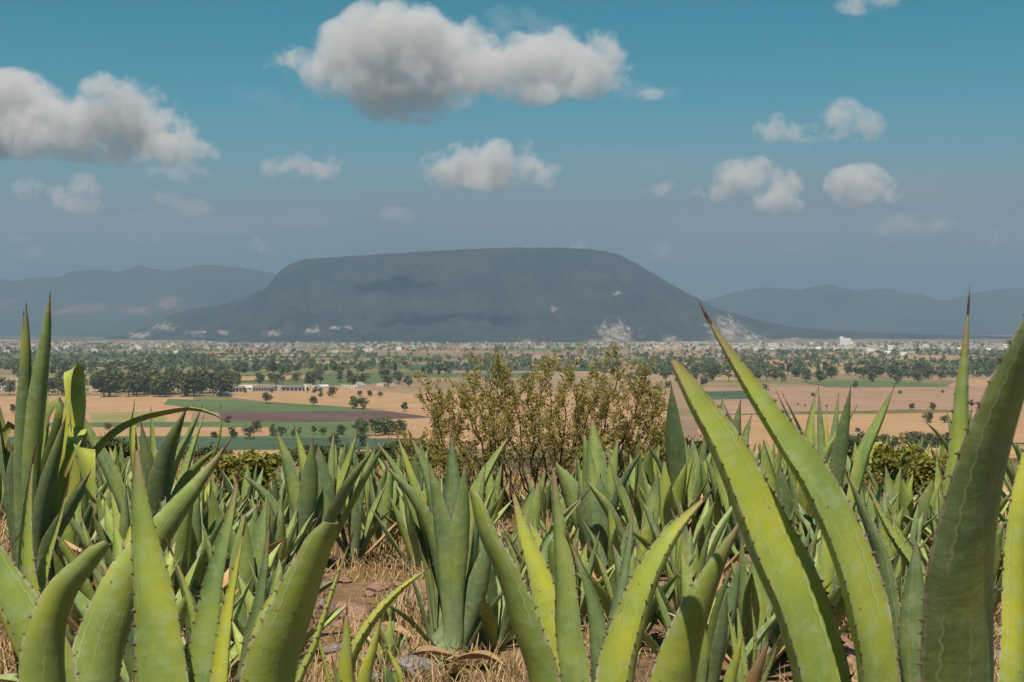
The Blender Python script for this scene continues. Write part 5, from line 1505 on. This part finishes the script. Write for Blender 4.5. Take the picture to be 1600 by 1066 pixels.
CL('dim long cloud low above the right mountains', 19000, [(1390, 352, 26, .5), (1425, 350, 32, .5), (1465, 348, 28, .5)], 0.35)
CL('tiny faint pink cloud low above the right range', 21500, [(1240, 388, 18, .5), (1262, 386, 20, .6)], 0.35)
CL('small faint cloud left of the mesa cloud at mid height', 17000, [(615, 334, 22, .5), (645, 338, 24, .5)], 0.35)
CL('thin faint strip of cloud under the large left cloud', 15000, [(240, 270, 26, .4), (285, 270, 30, .45), (320, 272, 22, .4)], 0.35)
CL('small dim cloud low at the left edge above the mountains', 20000, [(28, 375, 16, .6), (55, 396, 22, .5)], 0.35)
CL('small cloud cut by the right edge of the sky', 20500, [(1560, 376, 30, .5), (1595, 372, 28, .5)], 0.35)
CL('small cloud touching the upper edge of the sky at the right', 9000, [(1345, 0, 30, .5), (1375, 6, 26, .5)], 0.6)

CL('thin grey veil of cloud stretched across the right sky', 17000, [(930, 252, 60, .30), (1040, 258, 80, .28), (1160, 262, 80, .25), (1270, 270, 70, .25), (1400, 285, 80, .3), (1520, 290, 90, .3), (1640, 285, 80, .3)], 0.016, 0.012)
CL('thin mauve veil of cloud low across the left sky', 19000, [(-20, 345, 70, .3), (100, 350, 80, .3), (230, 352, 80, .28), (350, 350, 70, .28), (460, 345, 60, .25)], 0.016, 0.012)
CL('faint wisp trailing below the left end of the huge cumulus', 9500, [(370, 140, 30, .3), (410, 148, 40, .3), (460, 165, 40, .3), (510, 180, 40, .25)], 0.03, 0.02)
CL('faint veil trailing off the right end of the huge cumulus', 9300, [(800, 40, 40, .6), (850, 50, 44, .5), (990, 140, 30, .5), (1040, 150, 24, .4)], 0.10, 0.02)
CL('broad thin veil of cloud low above the right mountains', 20000, [(1120, 352, 70, .3), (1250, 350, 80, .3), (1380, 356, 80, .3), (1510, 352, 80, .3), (1640, 348, 70, .3)], 0.016, 0.012)

def shade_cloud(label, px, py, d, z, rs_):
    q = at(px, py, d); t = (z - q.z) / SUN_DIR.z; c = q + SUN_DIR * t
    dd = c.y; x = 800 + c.x / dd * FPX; y = HOR - (c.z - EYE) / dd * FPX
    CL(label, dd, [(x + dx, y + dy, r, .6) for dx, dy, r in rs_], 4.0)
shade_cloud('small high cloud out of sight shading the upper mesa slope', 625, 447, 6450, 1900, [(-44, 0, 34), (0, 4, 40), (40, 0, 32)])
shade_cloud('long high cloud out of sight shading the lower mesa slope', 672, 500, 5850, 1900, [(-70, 0, 28), (-25, 2, 34), (25, 0, 34), (75, 2, 28), (125, 0, 32), (165, 0, 24)])

# ------------------------------------------------------------------ haze
def haze():
    x0, x1, y0, y1, z0, z1 = -11200, 11200, -300, 15000, PLAIN - 8, 620
    v = [(x, y, z) for z in (z0, z1) for y in (y0, y1) for x in (x0, x1)]
    f = [(0, 2, 3, 1), (4, 5, 7, 6), (0, 1, 5, 4), (2, 6, 7, 3), (0, 4, 6, 2), (1, 3, 7, 5)]
    s = NT('valley_haze')
    pv = s.n('VolumePrincipled')
    pv.inputs['Color'].default_value = (0.425, 0.59, 0.83, 1)
    pv.inputs['Density'].default_value = 1.2e-4
    pv.inputs['Anisotropy'].default_value = 0.35
    s.t.links.new(pv.outputs[0], s.out.inputs[1])
    o = obj('haze', mesh_np('haze', v, f, [s.m]))
    tag(o, 'pale blue haze filling the valley air', kind='stuff')
haze()
